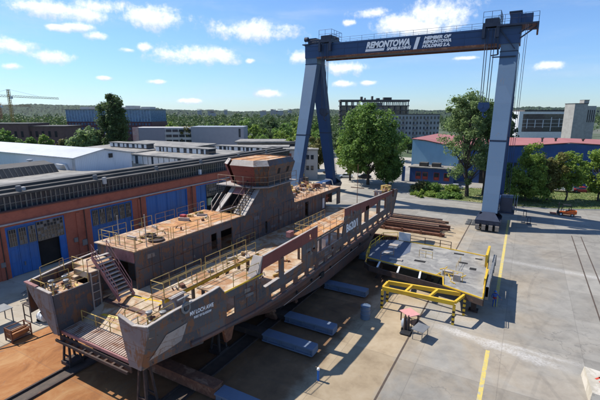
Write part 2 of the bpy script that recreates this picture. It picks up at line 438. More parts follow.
# fair-weather cumulus: bearing/elevation (taken once from a sketch), half width, half height
CL = [(40,7,34,9),(84,14,30,9),(100,7,24,8),(80,27,15,4),(99,36,11,4),(58,28,12,3),(155,18,34,11),(10,46,24,8),(54,57,19,6),(11,66,10,3.2),
      (143,47,9,4.5),(128,50,8,2.5),(198,56,40,9),(253,30,38,10),(298,57,13,7),(250,61,5,2.6),(103,78,8,2.2),(158,82,10,2.4),(190,101,12,2.6),
      (271,94,13,3.6),(372,13,17,5),(350,23,6,3),(400,25,30,11),(440,15,34,17),(425,28,34,9),(346,68,20,6),(344,84,10,3),(369,83,8,2.4),(547,66,17,4.5),(467,58,13,2),(-60,30,40,12),(660,40,40,12)]
n1 = noise(nt, cb.outputs[0], 10, 10, .64, .3); n2 = noise(nt, cb.outputs[0], 55, 7, .65)
dens = None; low = None
for px, py, hw, hh in CL:
    A, E = cloud_dir(px, py)
    A1, _ = cloud_dir(px+hw, py); _, E1 = cloud_dir(px, py-hh)
    d = nt.nodes.new('ShaderNodeVectorMath'); d.operation = 'SUBTRACT'; nt.links.new(cb.outputs[0], d.inputs[0]); d.inputs[1].default_value = (A, E, 0)
    s = nt.nodes.new('ShaderNodeVectorMath'); s.operation = 'MULTIPLY'; nt.links.new(d.outputs[0], s.inputs[0]); s.inputs[1].default_value = (.86/(A1-A), .82/abs(E1-E), 0)
    l = nt.nodes.new('ShaderNodeVectorMath'); l.operation = 'LENGTH'; nt.links.new(s.outputs[0], l.inputs[0])
    q = mathn(nt, 'SUBTRACT', 1.15, l.outputs['Value'])
    sy = nt.nodes.new('ShaderNodeSeparateXYZ'); nt.links.new(s.outputs[0], sy.inputs[0])
    lo = mathn(nt, 'MULTIPLY', sstep(nt, q, -.15, .6), mathn(nt, 'MULTIPLY_ADD', sy.outputs[1], .5, .5, True))
    dens = q if dens is None else mathn(nt, 'MAXIMUM', dens, q)
    low = lo if low is None else mathn(nt, 'MAXIMUM', low, lo)
raw = mathn(nt, 'ADD', dens, mathn(nt, 'ADD', mathn(nt, 'MULTIPLY', mathn(nt, 'SUBTRACT', n1, .48), 2.9), mathn(nt, 'MULTIPLY', mathn(nt, 'SUBTRACT', n2, .5), 1.3)))
alpha = sstep(nt, raw, .05, 1.0)
wisp = mathn(nt, 'MULTIPLY', sstep(nt, noise(nt, coords(nt, (2.2,2.2,11), 'Generated'), 1.6, 8, .6, .4), .46, .85), .34)
alpha = mathn(nt, 'MAXIMUM', mathn(nt, 'MULTIPLY', alpha, .95), wisp)
shade = mathn(nt, 'ADD', low, mathn(nt, 'MULTIPLY', mathn(nt, 'SUBTRACT', n2, .45), .9), None, True)
ccol = ramp(nt, shade, [(.05, (.55,.63,.74)), (.6, (.92,.945,.96))])
bgc = nt.nodes.new('ShaderNodeBackground'); bgc.inputs[1].default_value = 1.0; nt.links.new(ccol, bgc.inputs[0])
mx = nt.nodes.new('ShaderNodeMixShader'); nt.links.new(alpha, mx.inputs[0]); nt.links.new(bg.outputs[0], mx.inputs[1]); nt.links.new(bgc.outputs[0], mx.inputs[2])
nt.links.new(mx.outputs[0], out.inputs[0])

# ------------------------------------------------------------------ ground
def ground_mat():
    m, nt, b = nodes_of('yard_concrete')
    co = coords(nt)
    sp = nt.nodes.new('ShaderNodeSeparateXYZ'); nt.links.new(co, sp.inputs[0]); X, Y = sp.outputs[0], sp.outputs[1]
    nb = noise(nt, co, .09, 8, .62, .4); nm = noise(nt, co, .5, 8, .7, .3); nf = noise(nt, co, 5, 6, .75)
    conc = ramp(nt, nm, [(.25, (.182,.172,.153)), (.5, (.262,.246,.216)), (.75, (.32,.302,.265))])
    conc = mix(nt, sstep(nt, nb, .5, .72), conc, (.20,.195,.185))
    wob = mathn(nt, 'MULTIPLY', mathn(nt, 'SUBTRACT', nm, .5), 5.0)
    Xw = mathn(nt, 'ADD', X, mathn(nt, 'MULTIPLY', wob, .35)); Yw = mathn(nt, 'ADD', Y, wob)
    beige = ramp(nt, nm, [(.25, (.36,.315,.25)), (.7, (.50,.445,.36))])
    lefty = mathn(nt, 'SUBTRACT', 1, sstep(nt, X, -38.5, -38.3))
    col = mix(nt, mathn(nt, 'MULTIPLY', lefty, .85), conc, beige)
    sandc = ramp(nt, nm, [(.25, (.25,.185,.115)), (.5, (.38,.295,.19)), (.75, (.45,.365,.255))])
    sand = mathn(nt, 'MULTIPLY', mathn(nt, 'MULTIPLY', sstep(nt, X, -38.35, -38.2), mathn(nt, 'SUBTRACT', 1, sstep(nt, Xw, -7.9, -7.2))), mathn(nt, 'SUBTRACT', 1, sstep(nt, Yw, 70, 78)))
    # dust also drifts past the crane rail
    drift = mathn(nt, 'MULTIPLY', mathn(nt, 'MULTIPLY', sstep(nt, nb, .40, .62), mathn(nt, 'SUBTRACT', 1, sstep(nt, X, -4, 14))), .55)
    drift = mathn(nt, 'MULTIPLY', drift, mathn(nt, 'SUBTRACT', 1, sstep(nt, Y, 60, 100)))
    col = mix(nt, drift, col, sandc)
    col = mix(nt, mathn(nt, 'MULTIPLY', sand, .92), col, sandc)
    orc = ramp(nt, noise(nt, coords(nt, (1,.75,1)), .45, 11, .74, .9), [(.28, (.17,.060,.020)), (.48, (.35,.140,.042)), (.7, (.45,.25,.105))])
    orr = mathn(nt, 'MULTIPLY', mathn(nt, 'MULTIPLY', sstep(nt, X, -38.35, -38.2), mathn(nt, 'SUBTRACT', 1, sstep(nt, Xw, -19.5, -16.5))), mathn(nt, 'SUBTRACT', 1, sstep(nt, Yw, 24, 36)))
    col = mix(nt, mathn(nt, 'MULTIPLY', orr, .95), col, orc)
    under_shade = mathn(nt, 'MULTIPLY', mathn(nt, 'MULTIPLY', sstep(nt, Xw, -33, -28), mathn(nt, 'SUBTRACT', 1, sstep(nt, Xw, -13.6, -12.2))), mathn(nt, 'MULTIPLY', sstep(nt, Yw, 13, 20), mathn(nt, 'SUBTRACT', 1, sstep(nt, Yw, 50, 58))))
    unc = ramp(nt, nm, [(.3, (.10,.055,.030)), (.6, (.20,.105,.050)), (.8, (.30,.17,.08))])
    col = mix(nt, mathn(nt, 'MULTIPLY', under_shade, .9), col, unc)  # rust tone under the hull, with the hull's shade painted in
    # drifts of pale blasting grit
    def streak(a, bb, wd, x0, x1, st):
        dd = mathn(nt, 'ABSOLUTE', mathn(nt, 'SUBTRACT', Y, mathn(nt, 'MULTIPLY_ADD', X, bb, a)))
        dd = mathn(nt, 'ADD', dd, mathn(nt, 'MULTIPLY', mathn(nt, 'SUBTRACT', nm, .5), wd*3.5))
        k = mathn(nt, 'SUBTRACT', 1, sstep(nt, dd, 0, wd))
        k = mathn(nt, 'MULTIPLY', k, mathn(nt, 'MULTIPLY', sstep(nt, X, x0-2.5, x0+1), mathn(nt, 'SUBTRACT', 1, sstep(nt, X, x1-2, x1+3))))
        return mathn(nt, 'MULTIPLY', mathn(nt, 'MULTIPLY', k, sstep(nt, nf, .3, .6)), st)
    for a in ((35.9, -.19, .9, -5, 3.5, .5), (36.6, -.05, .5, -3, 4.5, .45), (59.6, -.10, 1.0, -8, 12, .35), (39.0, -.1, 1.8, -9, -2, .25)):
        col = mix(nt, streak(*a), col, (.62,.60,.57))
    # slab joints and oil spots
    br = nt.nodes.new('ShaderNodeTexBrick'); br.offset = 0; nt.links.new(co, br.inputs['Vector']); br.inputs['Scale'].default_value = 1
    br.inputs['Brick Width'].default_value = 6; br.inputs['Row Height'].default_value = 7.5; br.inputs['Mortar Size'].default_value = .035; br.inputs['Mortar Smooth'].default_value = .3
    col = mix(nt, mathn(nt, 'MULTIPLY', br.outputs['Fac'], .26), col, (.10,.09,.08))
    oil = sstep(nt, noise(nt, co, .33, 6, .72, .8), .64, .74)
    col = mix(nt, mathn(nt, 'MULTIPLY', oil, .55), col, (.13,.12,.11))
    sl2 = nt.nodes.new('ShaderNodeTexBrick'); sl2.offset = 0; nt.links.new(co, sl2.inputs['Vector']); sl2.inputs['Scale'].default_value = 1
    sl2.inputs['Brick Width'].default_value = 6; sl2.inputs['Row Height'].default_value = 7.5; sl2.inputs['Mortar Size'].default_value = 0
    sl2.inputs['Color1'].default_value = (.80,.79,.77,1); sl2.inputs['Color2'].default_value = (1.1,1.09,1.07,1)
    mu = nt.nodes.new('ShaderNodeMix'); mu.data_type = 'RGBA'; mu.blend_type = 'MULTIPLY'; mu.inputs[0].default_value = .8
    nt.links.new(col, mu.inputs[6]); nt.links.new(sl2.outputs['Color'], mu.inputs[7]); col = mu.outputs[2]
    vo = nt.nodes.new('ShaderNodeTexVoronoi'); vo.feature = 'DISTANCE_TO_EDGE'; vo.inputs['Scale'].default_value = .16
    wv = nt.nodes.new('ShaderNodeVectorMath'); wv.operation = 'ADD'; nt.links.new(co, wv.inputs[0])
    wn = nt.nodes.new('ShaderNodeTexNoise'); wn.inputs['Scale'].default_value = .6; wn.inputs['Detail'].default_value = 7; nt.links.new(co, wn.inputs['Vector'])
    ws = nt.nodes.new('ShaderNodeVectorMath'); ws.operation = 'SCALE'; ws.inputs['Scale'].default_value = 3.0; nt.links.new(wn.outputs['Color'], ws.inputs[0])
    nt.links.new(ws.outputs[0], wv.inputs[1]); nt.links.new(wv.outputs[0], vo.inputs['Vector'])
    crack = mathn(nt, 'SUBTRACT', 1, sstep(nt, vo.outputs['Distance'], .002, .010))
    crack = mathn(nt, 'MULTIPLY', crack, sstep(nt, noise(nt, co, .07, 4, .6), .46, .56))
    col = mix(nt, mathn(nt, 'MULTIPLY', crack, .4), col, (.10,.095,.085))
    spots = sstep(nt, noise(nt, co, 1.1, 9, .78, .6), .63, .70)
    col = mix(nt, mathn(nt, 'MULTIPLY', spots, .5), col, (.15,.14,.125))
    pale = sstep(nt, noise(nt, coords(nt, (1,1.6,1)), .8, 10, .8, .9), .60, .72)
    col = mix(nt, mathn(nt, 'MULTIPLY', pale, .35), col, (.38,.365,.33))
    # tyre tracks sweeping along the yard road
    tr = noise(nt, coords(nt, (.03,.75,1)), 1.0, 5, .6, .3)
    far = sstep(nt, Y, 78, 88)
    col = mix(nt, mathn(nt, 'MULTIPLY', far, mathn(nt, 'MULTIPLY', sstep(nt, tr, .42, .65), .4)), col, (.36,.345,.315))
    for cx, cy, r in ((40,48,38.0),(40,48,39.9),(-30,118,62.0),(-30,118,63.8),(70,20,68.5),(70,20,70.3)):
        dx = mathn(nt, 'SUBTRACT', X, cx); dy = mathn(nt, 'SUBTRACT', Y, cy)
        rr_ = mathn(nt, 'SQRT', mathn(nt, 'ADD', mathn(nt, 'MULTIPLY', dx, dx), mathn(nt, 'MULTIPLY', dy, dy)))
        k = mathn(nt, 'SUBTRACT', 1, sstep(nt, mathn(nt, 'ABSOLUTE', mathn(nt, 'SUBTRACT', rr_, r)), .08, .2))
        k = mathn(nt, 'MULTIPLY', mathn(nt, 'MULTIPLY', k, sstep(nt, nb, .40, .60)), sstep(nt, X, -6, -2))
        col = mix(nt, mathn(nt, 'MULTIPLY', k, .18), col, (.09,.085,.08))
    col = mix(nt, mathn(nt, 'MULTIPLY', sstep(nt, nf, .60, .75), .18), col, (.12,.11,.10))
    nt.links.new(col, b.inputs['Base Color']); b.inputs['Roughness'].default_value = .88; b.inputs['Specular IOR Level'].default_value = .25
    bump(nt, b, nf, .25, .02)
    return m
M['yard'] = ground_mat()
M['grass'] = mat('grass', (.085,.125,.03), (.13,.16,.05), .8, .9, c3=(.24,.22,.10), scale3=.25, cover3=.56, bmp=.6)
M['city'] = mat('town_ground', (.10,.11,.07), (.17,.165,.14), .02, .9, c3=(.055,.08,.03), scale3=.008, cover3=.45, bmp=0)
M['hill'] = mat('wooded_hill', (.012,.027,.008), (.028,.052,.014), .02, .95, c3=(.065,.095,.03), scale3=.004, cover3=.60, bmp=0)
M['kerb'] = mat('kerb_stone', (.42,.41,.38), (.34,.33,.31), 2, .85)
M['lineyellow'] = mat('worn_yellow_line', (.62,.47,.10), (.50,.40,.14), 3.0, .8, c3=(.36,.34,.28), scale3=2.2, cover3=.56)
M['groove'] = mat('rail_groove', (.06,.045,.035), (.10,.07,.05), 2, .8)

g = MB(); n = 24
rr = [0, 60, 200, 500, 1000, 2500, 6000]
g.v = [(0,0,-.012)]
for r in rr[1:]:
    for i in range(n): g.v.append((r*math.cos(6.2832*i/n), r*math.sin(6.2832*i/n), -.012))
for i in range(n): g.f.append((0, 1+i, 1+(i+1)%n))
for k in range(len(rr)-2):
    for i in range(n): g.f.append((1+k*n+i, 1+(k+1)*n+i, 1+(k+1)*n+(i+1)%n, 1+k*n+(i+1)%n))
g.m = [0]*len(g.f)
tag(g.build('ground', M['city']), kind='structure')
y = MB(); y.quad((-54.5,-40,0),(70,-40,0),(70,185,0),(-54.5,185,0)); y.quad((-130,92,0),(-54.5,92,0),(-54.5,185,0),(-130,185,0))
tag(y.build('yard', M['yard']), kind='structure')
LAWN = [(-27.2,113),(-26.4,108.3),(-24.6,102),(-23,99),(-21,97.4),(-18,96.9),(-10.5,97),(0,97.1),(8,99),(15,102.5),(28,108),(45,116),(50,140),(18,126.7),(-5,118.6),(-13.8,115.4),(-20,117.2),(-25,117.2)]
p = MB(); p.prism([(x,y_,.004) for x,y_ in LAWN], (0,0,.11)); tag(p.build('lawn', M['grass']), kind='structure')
k = MB()
for i in range(len(LAWN)):
    a = LAWN[i]; b2 = LAWN[(i+1)%len(LAWN)]
    k.bar((*a,.075),(*b2,.075),.2,.15)
tag(k.build('kerb', M['kerb']), kind='structure')
gr = MB(); rnd = random.Random(3)
from mathutils.geometry import intersect_point_line
def inside(px, py, poly):
    c = False
    for i in range(len(poly)):
        x1,y1 = poly[i]; x2,y2 = poly[i-1]
        if (y1 > py) != (y2 > py) and px < (x2-x1)*(py-y1)/(y2-y1)+x1: c = not c
    return c
while len(gr.f) < 9000:
    x, yy = rnd.uniform(-27,34), rnd.uniform(97,128)
    if not inside(x, yy, LAWN): continue
    h = rnd.uniform(.08,.24); a = rnd.random()*6.28; q = .10
    gr.add([(x-q*math.cos(a),yy-q*math.sin(a),.11),(x+q*math.cos(a),yy+q*math.sin(a),.11),(x+rnd.uniform(-.1,.1),yy+rnd.uniform(-.1,.1),.11+h)], [(0,1,2)])
tag(gr.build('grass', leafmat('grass_blades', (.06,.09,.02), (.20,.22,.07)), fix=False), kind='stuff', label='rough grass growing on the lawn by the road', cat='grass')
l = MB(); l.quad((-1.2,15,.004),(-.88,15,.004),(-.88,34.9,.004),(-1.2,34.9,.004)); l.quad((-1.25,44,.004),(-.9,44,.004),(-1.25,84,.004),(-1.6,84,.004))
tag(l.build('road_marking', M['lineyellow'], fix=False), kind='structure')
l = MB()
for x, y0, y1, wd in ((-7.6,12,79,.16),(-38.3,8,60,.18),(8.1,30,78,.14),(9.4,30,78,.14)):
    l.quad((x,y0,.005),(x+wd,y0,.005),(x+wd,y1,.005),(x,y1,.005))
for x, y0, y1 in ((-30.2,2,62),(-20.6,14,62)):
    l.quad((x,y0,.005),(x+1.0,y0,.005),(x+1.0,y1,.005),(x,y1,.005))
tag(l.build('rail_groove', M['groove'], fix=False), kind='structure')
for x in (-30.35,-29.05,-20.75,-19.45):
    l = MB(); l.box(x,x+.16,2 if x < -25 else 14,62,.009,.16)
    tag(l.build('ground_rail', M['rust_dark']), kind='structure')

# far hills: bumpy wooded ridges round the horizon
def hills(name, r0, r1, nr, na, hfun, seed):
    rnd = np.random.RandomState(seed); mb = MB()
    for k in range(nr):
        t = k/(nr-1); r = r0+(r1-r0)*t
        for i in range(na):
            a = R(-75+115*i/(na-1))     # bearing from +y towards +x
            z = hfun(math.degrees(a), t) + rnd.uniform(-1,1)*5.0*min(1,t*3)
            mb.v.append((r*math.sin(a), r*math.cos(a), max(z,-1) if k else -3))
    for k in range(nr-1):
        for i in range(na-1): mb.f.append((k*na+i, k*na+i+1, (k+1)*na+i+1, (k+1)*na+i))
    mb.m = [0]*len(mb.f)
    return tag(mb.build(name, M['hill'], fix=False), kind='structure')
def prof(b):
    # ridge height by bearing (deg): left wooded hill, low middle, right ridge
    pts = [(-75,60),(-66,62),(-58,66),(-54,58),(-50,50),(-44,36),(-38,30),(-33,24),(-30,46),(-26,40),(-20,34),(-12,34),(-8,40),(-4,46),(2,50),(8,52),(14,60),(20,66),(40,60)]
    for (a,h),(c,d) in zip(pts, pts[1:]):
        if b <= c: return h+(d-h)*(b-a)/(c-a)
    return 50
import mathutils
hills('hill', 1300, 3000, 26, 700, lambda b,t: (prof(b)*1.0+mathutils.noise.noise((b*.35,t*2,0))*9)*min(1,(t*1.25))**.9, 1)
# ------------------------------------------------------------------ far things: local frame looking out from the yard
YAW = R(29.33)
def far_xy(px, d):
    """ground point seen at column px when d metres out along the view"""
    X = (px-300)/409.4*d
    return (X*math.cos(YAW)-d*math.sin(YAW), X*math.sin(YAW)+d*math.cos(YAW))
def far_z(py, d): return 20-(py-113)/409.4*d
def frame_thing(name, label, cat, px, d, group=None, turn=0.0):
    x, y = far_xy(px, d)
    t = thing(name, label, cat, (x,y,0), group); t.rotation_euler[2] = YAW+turn
    return t
class LB(MB):
    """shapes given in the thing's own frame (x right, y away, z up)"""
    def put(self, name, mats, parent, **k):
        me_parent = parent
        off = Vector((0,0,0)); o = parent
        while o is not None: off += Vector(o.location); o = o.parent
        self.v = [(p[0]+off.x, p[1]+off.y, p[2]+off.z) for p in self.v]
        return self.build(name, mats, parent, **k)
def lbox(name, m, parent, *b):
    q = LB(); q.box(*b); return q.put(name, m, parent)

# --- glass office with red lower floors
d = 300; t = frame_thing('office_building', 'long office block with blue glass upper floor over dark red storeys behind the poplar', 'building', 110, d, turn=R(-6))
k = d/409.4
W0, W1 = -47*k, 43*k; zt = 20-(109-113)*k; zm = far_z(121.5, d); zb = 0
lbox('wall', mat('dark_red_cladding', (.11,.022,.030), (.085,.020,.025), .3, .5), t, W0,W1, 0,26, zb, zm)
up = lbox('upper_storey', glass('office_glass', (.05,.11,.20), .1), t, W0+.3,W1-.3, -.6,25.5, zm, zt-.7)
q = LB()
for i in range(30):
    x = W0+.5+i*(W1-W0-1)/29; q.box(x-.13,x+.13,-.95,-.62,zm+.1,zt-.8)
q.put('facade_fins', mat('pale_fins', (.40,.50,.58), (.30,.40,.48), 1, .4), t)
lbox('roof', M['roofgrey'], t, W0-.2,W1+.2,-1.1,26,zt-.7,zt-.2)
q = LB()
for i in range(5): q.box(W0+8+i*12,W0+15+i*12,5,14,zt-.2,zt+1.6+(i%2)*.8)
q.build_each('roof_plant', M['plaster'], t, True)
for r_ in range(3):
    q = LB()
    for i in range(26):
        x = W0+2+i*(W1-W0-4)/25; q.box(x-.7,x+.7,-.12,.02,zm-2.6-r_*3.2,zm-.9-r_*3.2)
    q.build_each('window', M['glassblue'], t, True)
# --- billboard wall and its poster
t = frame_thing('billboard', 'grey billboard wall with a pale red poster panel left of the round green trees', 'billboard', 147, 190)
k = 190/409.4
lbox('panel', mat('billboard_grey', (.30,.26,.30), (.27,.24,.27), .3, .6), t, -10*k,16*k,0,.6,far_z(142,190),far_z(127.5,190))
lbox('poster', mat('poster_print', (.50,.20,.18), (.55,.40,.36), .35, .5, bmp=0), t, -16*k,-10.1*k,-.1,.5,far_z(142.5,190),far_z(127,190))
lbox('post', M['steelgrey'], t, -14*k,-13*k,.1,.5,0,far_z(142.5,190)); lbox('post', M['steelgrey'], t, 12*k,13*k,.1,.5,0,far_z(142.1,190))
# --- grey office block
d = 200; k = d/409.4
t = frame_thing('office_block', 'grey office block with ribbon windows on its left and a blank right wall', 'building', 190, d)
zt = far_z(127, d)
lbox('wall', M['plastergrey'], t, 0, 53*k, 0, 16, 0, zt)
lbox('parapet', M['gutter'], t, -.1, 53*k+.1, -.1, 16.1, zt, zt+.25)
wl = lbox('window_wing', M['plaster'], t, -60*k, -.01, 1, 15, 0, zt-.2)
for r_ in range(4):
    z = zt-1.6-r_*2.55
    q = LB()
    for i in range(9): q.box(-59*k+i*6.6*k, -59*k+i*6.6*k+5.6*k, .9, 1.02, z-.75, z+.55)
    q.build_each('window', M['glassdark'], t, True)
q = LB(); q.box(48*k,50*k,-.08,.02,far_z(137,d),far_z(128.5,d)); q.build_each('window', M['glassdark'], t, True)
# --- white rooftop house before it
t = frame_thing('rooftop_cabin', 'low pale cabin with two windows standing before the blank grey wall', 'cabin', 235, 128)
k = 128/409.4
lbox('wall', M['plaster'], t, -21*k, 25*k, 0, 6, 0, far_z(147,128))
q = LB()
for x in (-18,-13,-3,2,8): q.box(x*k,(x+2.6)*k,-.06,.02,far_z(150.5,128),far_z(148,128))
q.build_each('window', M['glassdark'], t, True)
lbox('roof', M['roofgrey'], t, -22*k, 54*k, -.4, 7, far_z(147,128), far_z(146.2,128))
# --- long flat roof to the right of it, behind the wheelhouse
t = frame_thing('flat_roofed_shed', 'long flat roofed shed with a dark window strip behind the wheelhouse', 'building', 262, 142)
k = 142/409.4
lbox('wall', M['concrete'], t, -26*k, 36*k, 0, 12, 0, far_z(142.5,142))
lbox('window', M['glassdark'], t, -25*k, 35*k, -.08, .02, far_z(146,142), far_z(143.6,142))
lbox('roof', M['roofgrey'], t, -28*k, 38*k, -1, 13, far_z(142.5,142), far_z(141,142))
# --- pale two-storey yard office by the crane leg
t = frame_thing('yard_office', 'pale two storey yard office with small windows beside the pale crane leg', 'building', 318, 122, turn=R(-3))
k = 122/409.4
lbox('wall', M['plaster'], t, -78*k, 0, 0, 9, 0, far_z(150,122))
lbox('roof', M['roofgrey'], t, -79*k, .3, -.3, 9.3, far_z(150,122), far_z(149,122))
for zz in ((155,159.5),(166,170.5)):
    for i in range(8):
        x = (-4-i*4.6-(i//2)*3)*k
        wi = LB(); wi.box(x-3*k,x,-.08,.03,far_z(zz[1],122),far_z(zz[0],122)); w_ = wi.put('window', M['glassdark'], t)
# --- long dark brick building with the cranes behind
d = 230; k = d/409.4
t = frame_thing('brick_warehouse', 'long dark brick warehouse left of the bushy grey green tree', 'building', 0, d)
q = LB(); q.box(-60*k,26*k,0,20,0,far_z(124,d)); q.box(26*k,26*k+35*k,1.5,20,0,far_z(126.5,d)); q.put('wall', M['brick_dark'], t)
q = LB(); q.box(-61*k,26.4*k,-.3,20.3,far_z(124,d),far_z(123.2,d)); q.box(26.4*k,62*k,1.2,20.3,far_z(126.5,d),far_z(125.8,d)); q.put('roof', M['roofdark'], t)
q = LB()
for i in range(10): q.box((-8+i*6.5)*k,(-5.5+i*6.5)*k,-.08 if i < 5 else 1.42,.05 if i < 5 else 1.55,far_z(137,d),far_z(131,d))
q.build_each('window', M['void'], t, True)
# --- construction tower cranes
def tower_crane(label, px, d, top, jib_l, jib_r, jy0, jy1, m):
    k = d/409.4; t = frame_thing('tower_crane', label, 'crane', px, d, 'tower cranes on the horizon')
    H_ = far_z(top, d); w = 1.5; q = LB()
    for sx in (-1,1):
        for sy in (-1,1): q.bar((sx*w/2,sy*w/2,0),(sx*w/2,sy*w/2,H_),.28)
    z = 0
    while z < H_-1.6:
        q.bar((-w/2,-w/2,z),(w/2,-w/2,z+1.6),.18); q.bar((w/2,-w/2,z),(-w/2,-w/2,z+1.6),.14); q.bar((-w/2,w/2,z),(w/2,w/2,z+1.6),.14); z += 1.6
    q.put('mast', m, t)
    q = LB(); zj = far_z(jy0, d); z1 = far_z(jy1, d)
    a = Vector((-jib_l*k,0,zj)); b = Vector((jib_r*k,0,z1)); n = 26
    q.bar(a,b,.3); q.bar(a+Vector((0,0,1.5)), b+Vector((0,0,1.0)),.22)
    for i in range(n):
        q.bar(a.lerp(b,i/n), a.lerp(b,(i+.5)/n)+Vector((0,0,1.3)), .14); q.bar(a.lerp(b,(i+.5)/n)+Vector((0,0,1.3)), a.lerp(b,(i+1)/n), .14)
    q.put('jib', m, t)
    q = LB(); q.bar((0,0,H_),(jib_r*k*.6,0,zj+(z1-zj)*.7+1.4),.1); q.bar((0,0,H_),(-jib_l*k*.8,0,zj+1.4),.1); q.put('tie_bar', M['steelgrey'], t)
    lbox('cab', M['white'], t, .8,2.4,-.8,.8,zj-2.2,zj-.1)
    lbox('counterweight', M['concrete'], t, -jib_l*k,-jib_l*k+2.5,-.7,.7,zj-2,zj-.2)
tower_crane('yellow tower crane with the taller mast and long jib over the brick warehouse', 11.5, 330, 90, 22, 49, 96.5, 99.5, mat('crane_ochre', (.42,.27,.05), (.34,.21,.05), 1, .6))
tower_crane('lower orange tower crane at the left edge with its jib under the taller one', 1, 420, 103, 14, 31, 105.5, 106.5, mat('crane_orange_red', (.42,.17,.06), (.34,.13,.05), 1, .6))
# --- apartment block and the concrete frame building behind it
d = 270; k = d/409.4
t = frame_thing('apartment_block', 'pale grey apartment block with rows of small windows left of the tall yard tree', 'building', 414, d)
zt = far_z(114.5, d)
lbox('wall', mat('block_panels', (.34,.325,.32), (.29,.275,.27), .15, .8), t, -34*k, 26*k, 0, 12, 0, zt)
lbox('roof', M['roofdark'], t, -34.3*k, 26.3*k, -.3, 12.3, zt, zt+.5)
for f in range(5):
    z = zt-1.2-f*3.35
    for i in range(17):
        x = (-32+i*3.5)*k; q = LB(); q.box(x,x+1.55*k,-.07,.05,z-1.7,z); w_ = q.build_each('window', M['glassdark'], t, True)
q = LB()
for f in range(5):
    for i in range(4):
        x = (-24+i*12)*k; q.box(x,x+3.2*k,-1.1,0,zt-3.6-f*3.35,zt-2.7-f*3.35)
q.build_each('balcony', mat('balcony_panel', (.26,.22,.21), (.20,.17,.17), 1, .8), t, True)
d = 300; k = d/409.4
t = frame_thing('concrete_frame_building', 'unfinished dark concrete frame building with open floors above the apartment block', 'building', 375, d)
for f in range(6):
    z = far_z(101.2, d)-f*3.3
    lbox('floor_slab', M['roofdark'], t, -35*k, 34*k, 0, 14, z-.5, z+ (.9 if f == 0 else .15))
q = LB()
for i in range(12):
    for y in (.4, 7, 13): q.box((-34+i*6.05)*k,(-33.2+i*6.05)*k, y, y+.6, 0, far_z(101.2,d)-.5)
q.build_each('column', mat('frame_concrete', (.10,.105,.11), (.075,.08,.085), .4, .85), t, True)
q = LB()
for x, w_, h in ((-14,2,2.2),(-3,1.5,2.6),(-10,1,1.4),(9,8,1.7),(2,3,1.2)): q.box(x*k,(x+w_)*k,3,7,far_z(101.2,d)+.9,far_z(101.2,d)+.9+h)
q.build_each('roof_plant', M['roofdark'], t, True)
lbox('glazing', M['glassdark'], t, -33*k, 33*k, 3, 12.5, 0, far_z(101.2,d)-3.4)
lbox('lift_core', M['concrete'], t, -8*k, 8*k, 2.4, 2.9, 0, far_z(102,d)-.5)
# --- white framed building with dark glass, right
d = 270; k = d/409.4
t = frame_thing('white_framed_building', 'white framed building with a large dark glass front behind the faded red roof', 'building', 548, d)
zt = far_z(111.5, d)
q = LB(); q.box(-29*k,-25*k,-.6,14,0,zt); q.box(25*k,27*k,-.6,14,0,zt); q.box(-25*k,25*k,-.6,14,zt-1.6,zt); q.box(-25*k,25*k,-.6,14,0,far_z(131.5,d)); q.put('wall', M['white'], t)
lbox('roof', M['roofdark'], t, -24*k, 29*k, -.8, 14.2, zt, zt+1.1)
lbox('window', M['glassdark'], t, -25*k, 25*k, .2, 13, far_z(131.5,d), zt-1.6)
q = LB(); rnd = random.Random(5)
for i in range(6): q.box((-20+i*8)*k,(-19.3+i*8)*k,-.05,.19,far_z(131,d)+rnd.uniform(0,3),zt-1.8-rnd.uniform(0,4))
for z in (.3,.5,.72): q.box(-25*k,25*k,.0,.18,far_z(131.5,d)+z*11,far_z(131.5,d)+z*11+.18)
q.put('facade_fins', M['shedwhite'], t)
# --- concrete tower at right
d = 240; k = d/409.4
t = frame_thing('concrete_tower', 'stained bare concrete tower rising behind the faded red roof at the right', 'tower', 584, d)
q = LB(); q.box(-10*k,3*k,0,9,0,far_z(104,d)); q.box(3*k+.01,13*k,1,9,0,far_z(106,d)); q.box(1*k,6*k,2,6,far_z(104,d)+.01,far_z(100.5,d)); q.put('wall', M['concrete'], t)
q = LB(); q.box(-10.3*k,3.2*k,-.2,9.2,far_z(104,d)+.02,far_z(103.4,d)); q.box(1.2*k,6.3*k,1.8,6.2,far_z(100.5,d)+.01,far_z(100,d)); q.put('roof', M['roofdark'], t)
q = LB()
for i in range(4): q.box(5*k+i*2*k, 5.8*k+i*2*k, .93, 1.05, far_z(122,d), far_z(110,d))
q.build_each('window', M['void'], t, True)
# --- radio mast
t = frame_thing('radio_mast', 'thin lattice radio mast on the horizon just right of the tall crane leg', 'mast', 512.5, 400)
q = LB()
for x in (-.4,.4): q.bar((x,0,0),(x*.4,0,far_z(97,400)),.22)
for i in range(16): q.bar((-.4+.02*i,0,i*2.2),(.4-.02*i,0,i*2.2+2.2),.14)
q.put('lattice', M['steelgrey'], t)
# --- low housing on the far ridge
bm_ = [mat('distant_plaster', (.42,.38,.35), (.34,.30,.28), .1, .8, bmp=0), mat('distant_red_roof', (.26,.11,.08), (.20,.09,.07), .2, .8, bmp=0)]
rnd = random.Random(11)
for i in range(22):
    px = rnd.choice([rnd.uniform(262,292), rnd.uniform(180,262), rnd.uniform(264,290)]); d = rnd.uniform(1500,2100)
    x, y = far_xy(px, d); zb = rnd.uniform(14,26)
    lab = 'distant pale house among the trees on the far ridge'
    q = MB(); wd = rnd.uniform(9,24)
    q.obox((x,y,zb-14), wd, 12, 14+rnd.uniform(5,9), YAW); q.cur = 1; q.obox((x,y,zb+rnd.uniform(9.1,9.4)), wd+1, 13, 1.8, YAW)
    tag(q.build('distant_house', bm_, at=(x,y,zb-14)), lab, 'house', 'houses on the far ridge')

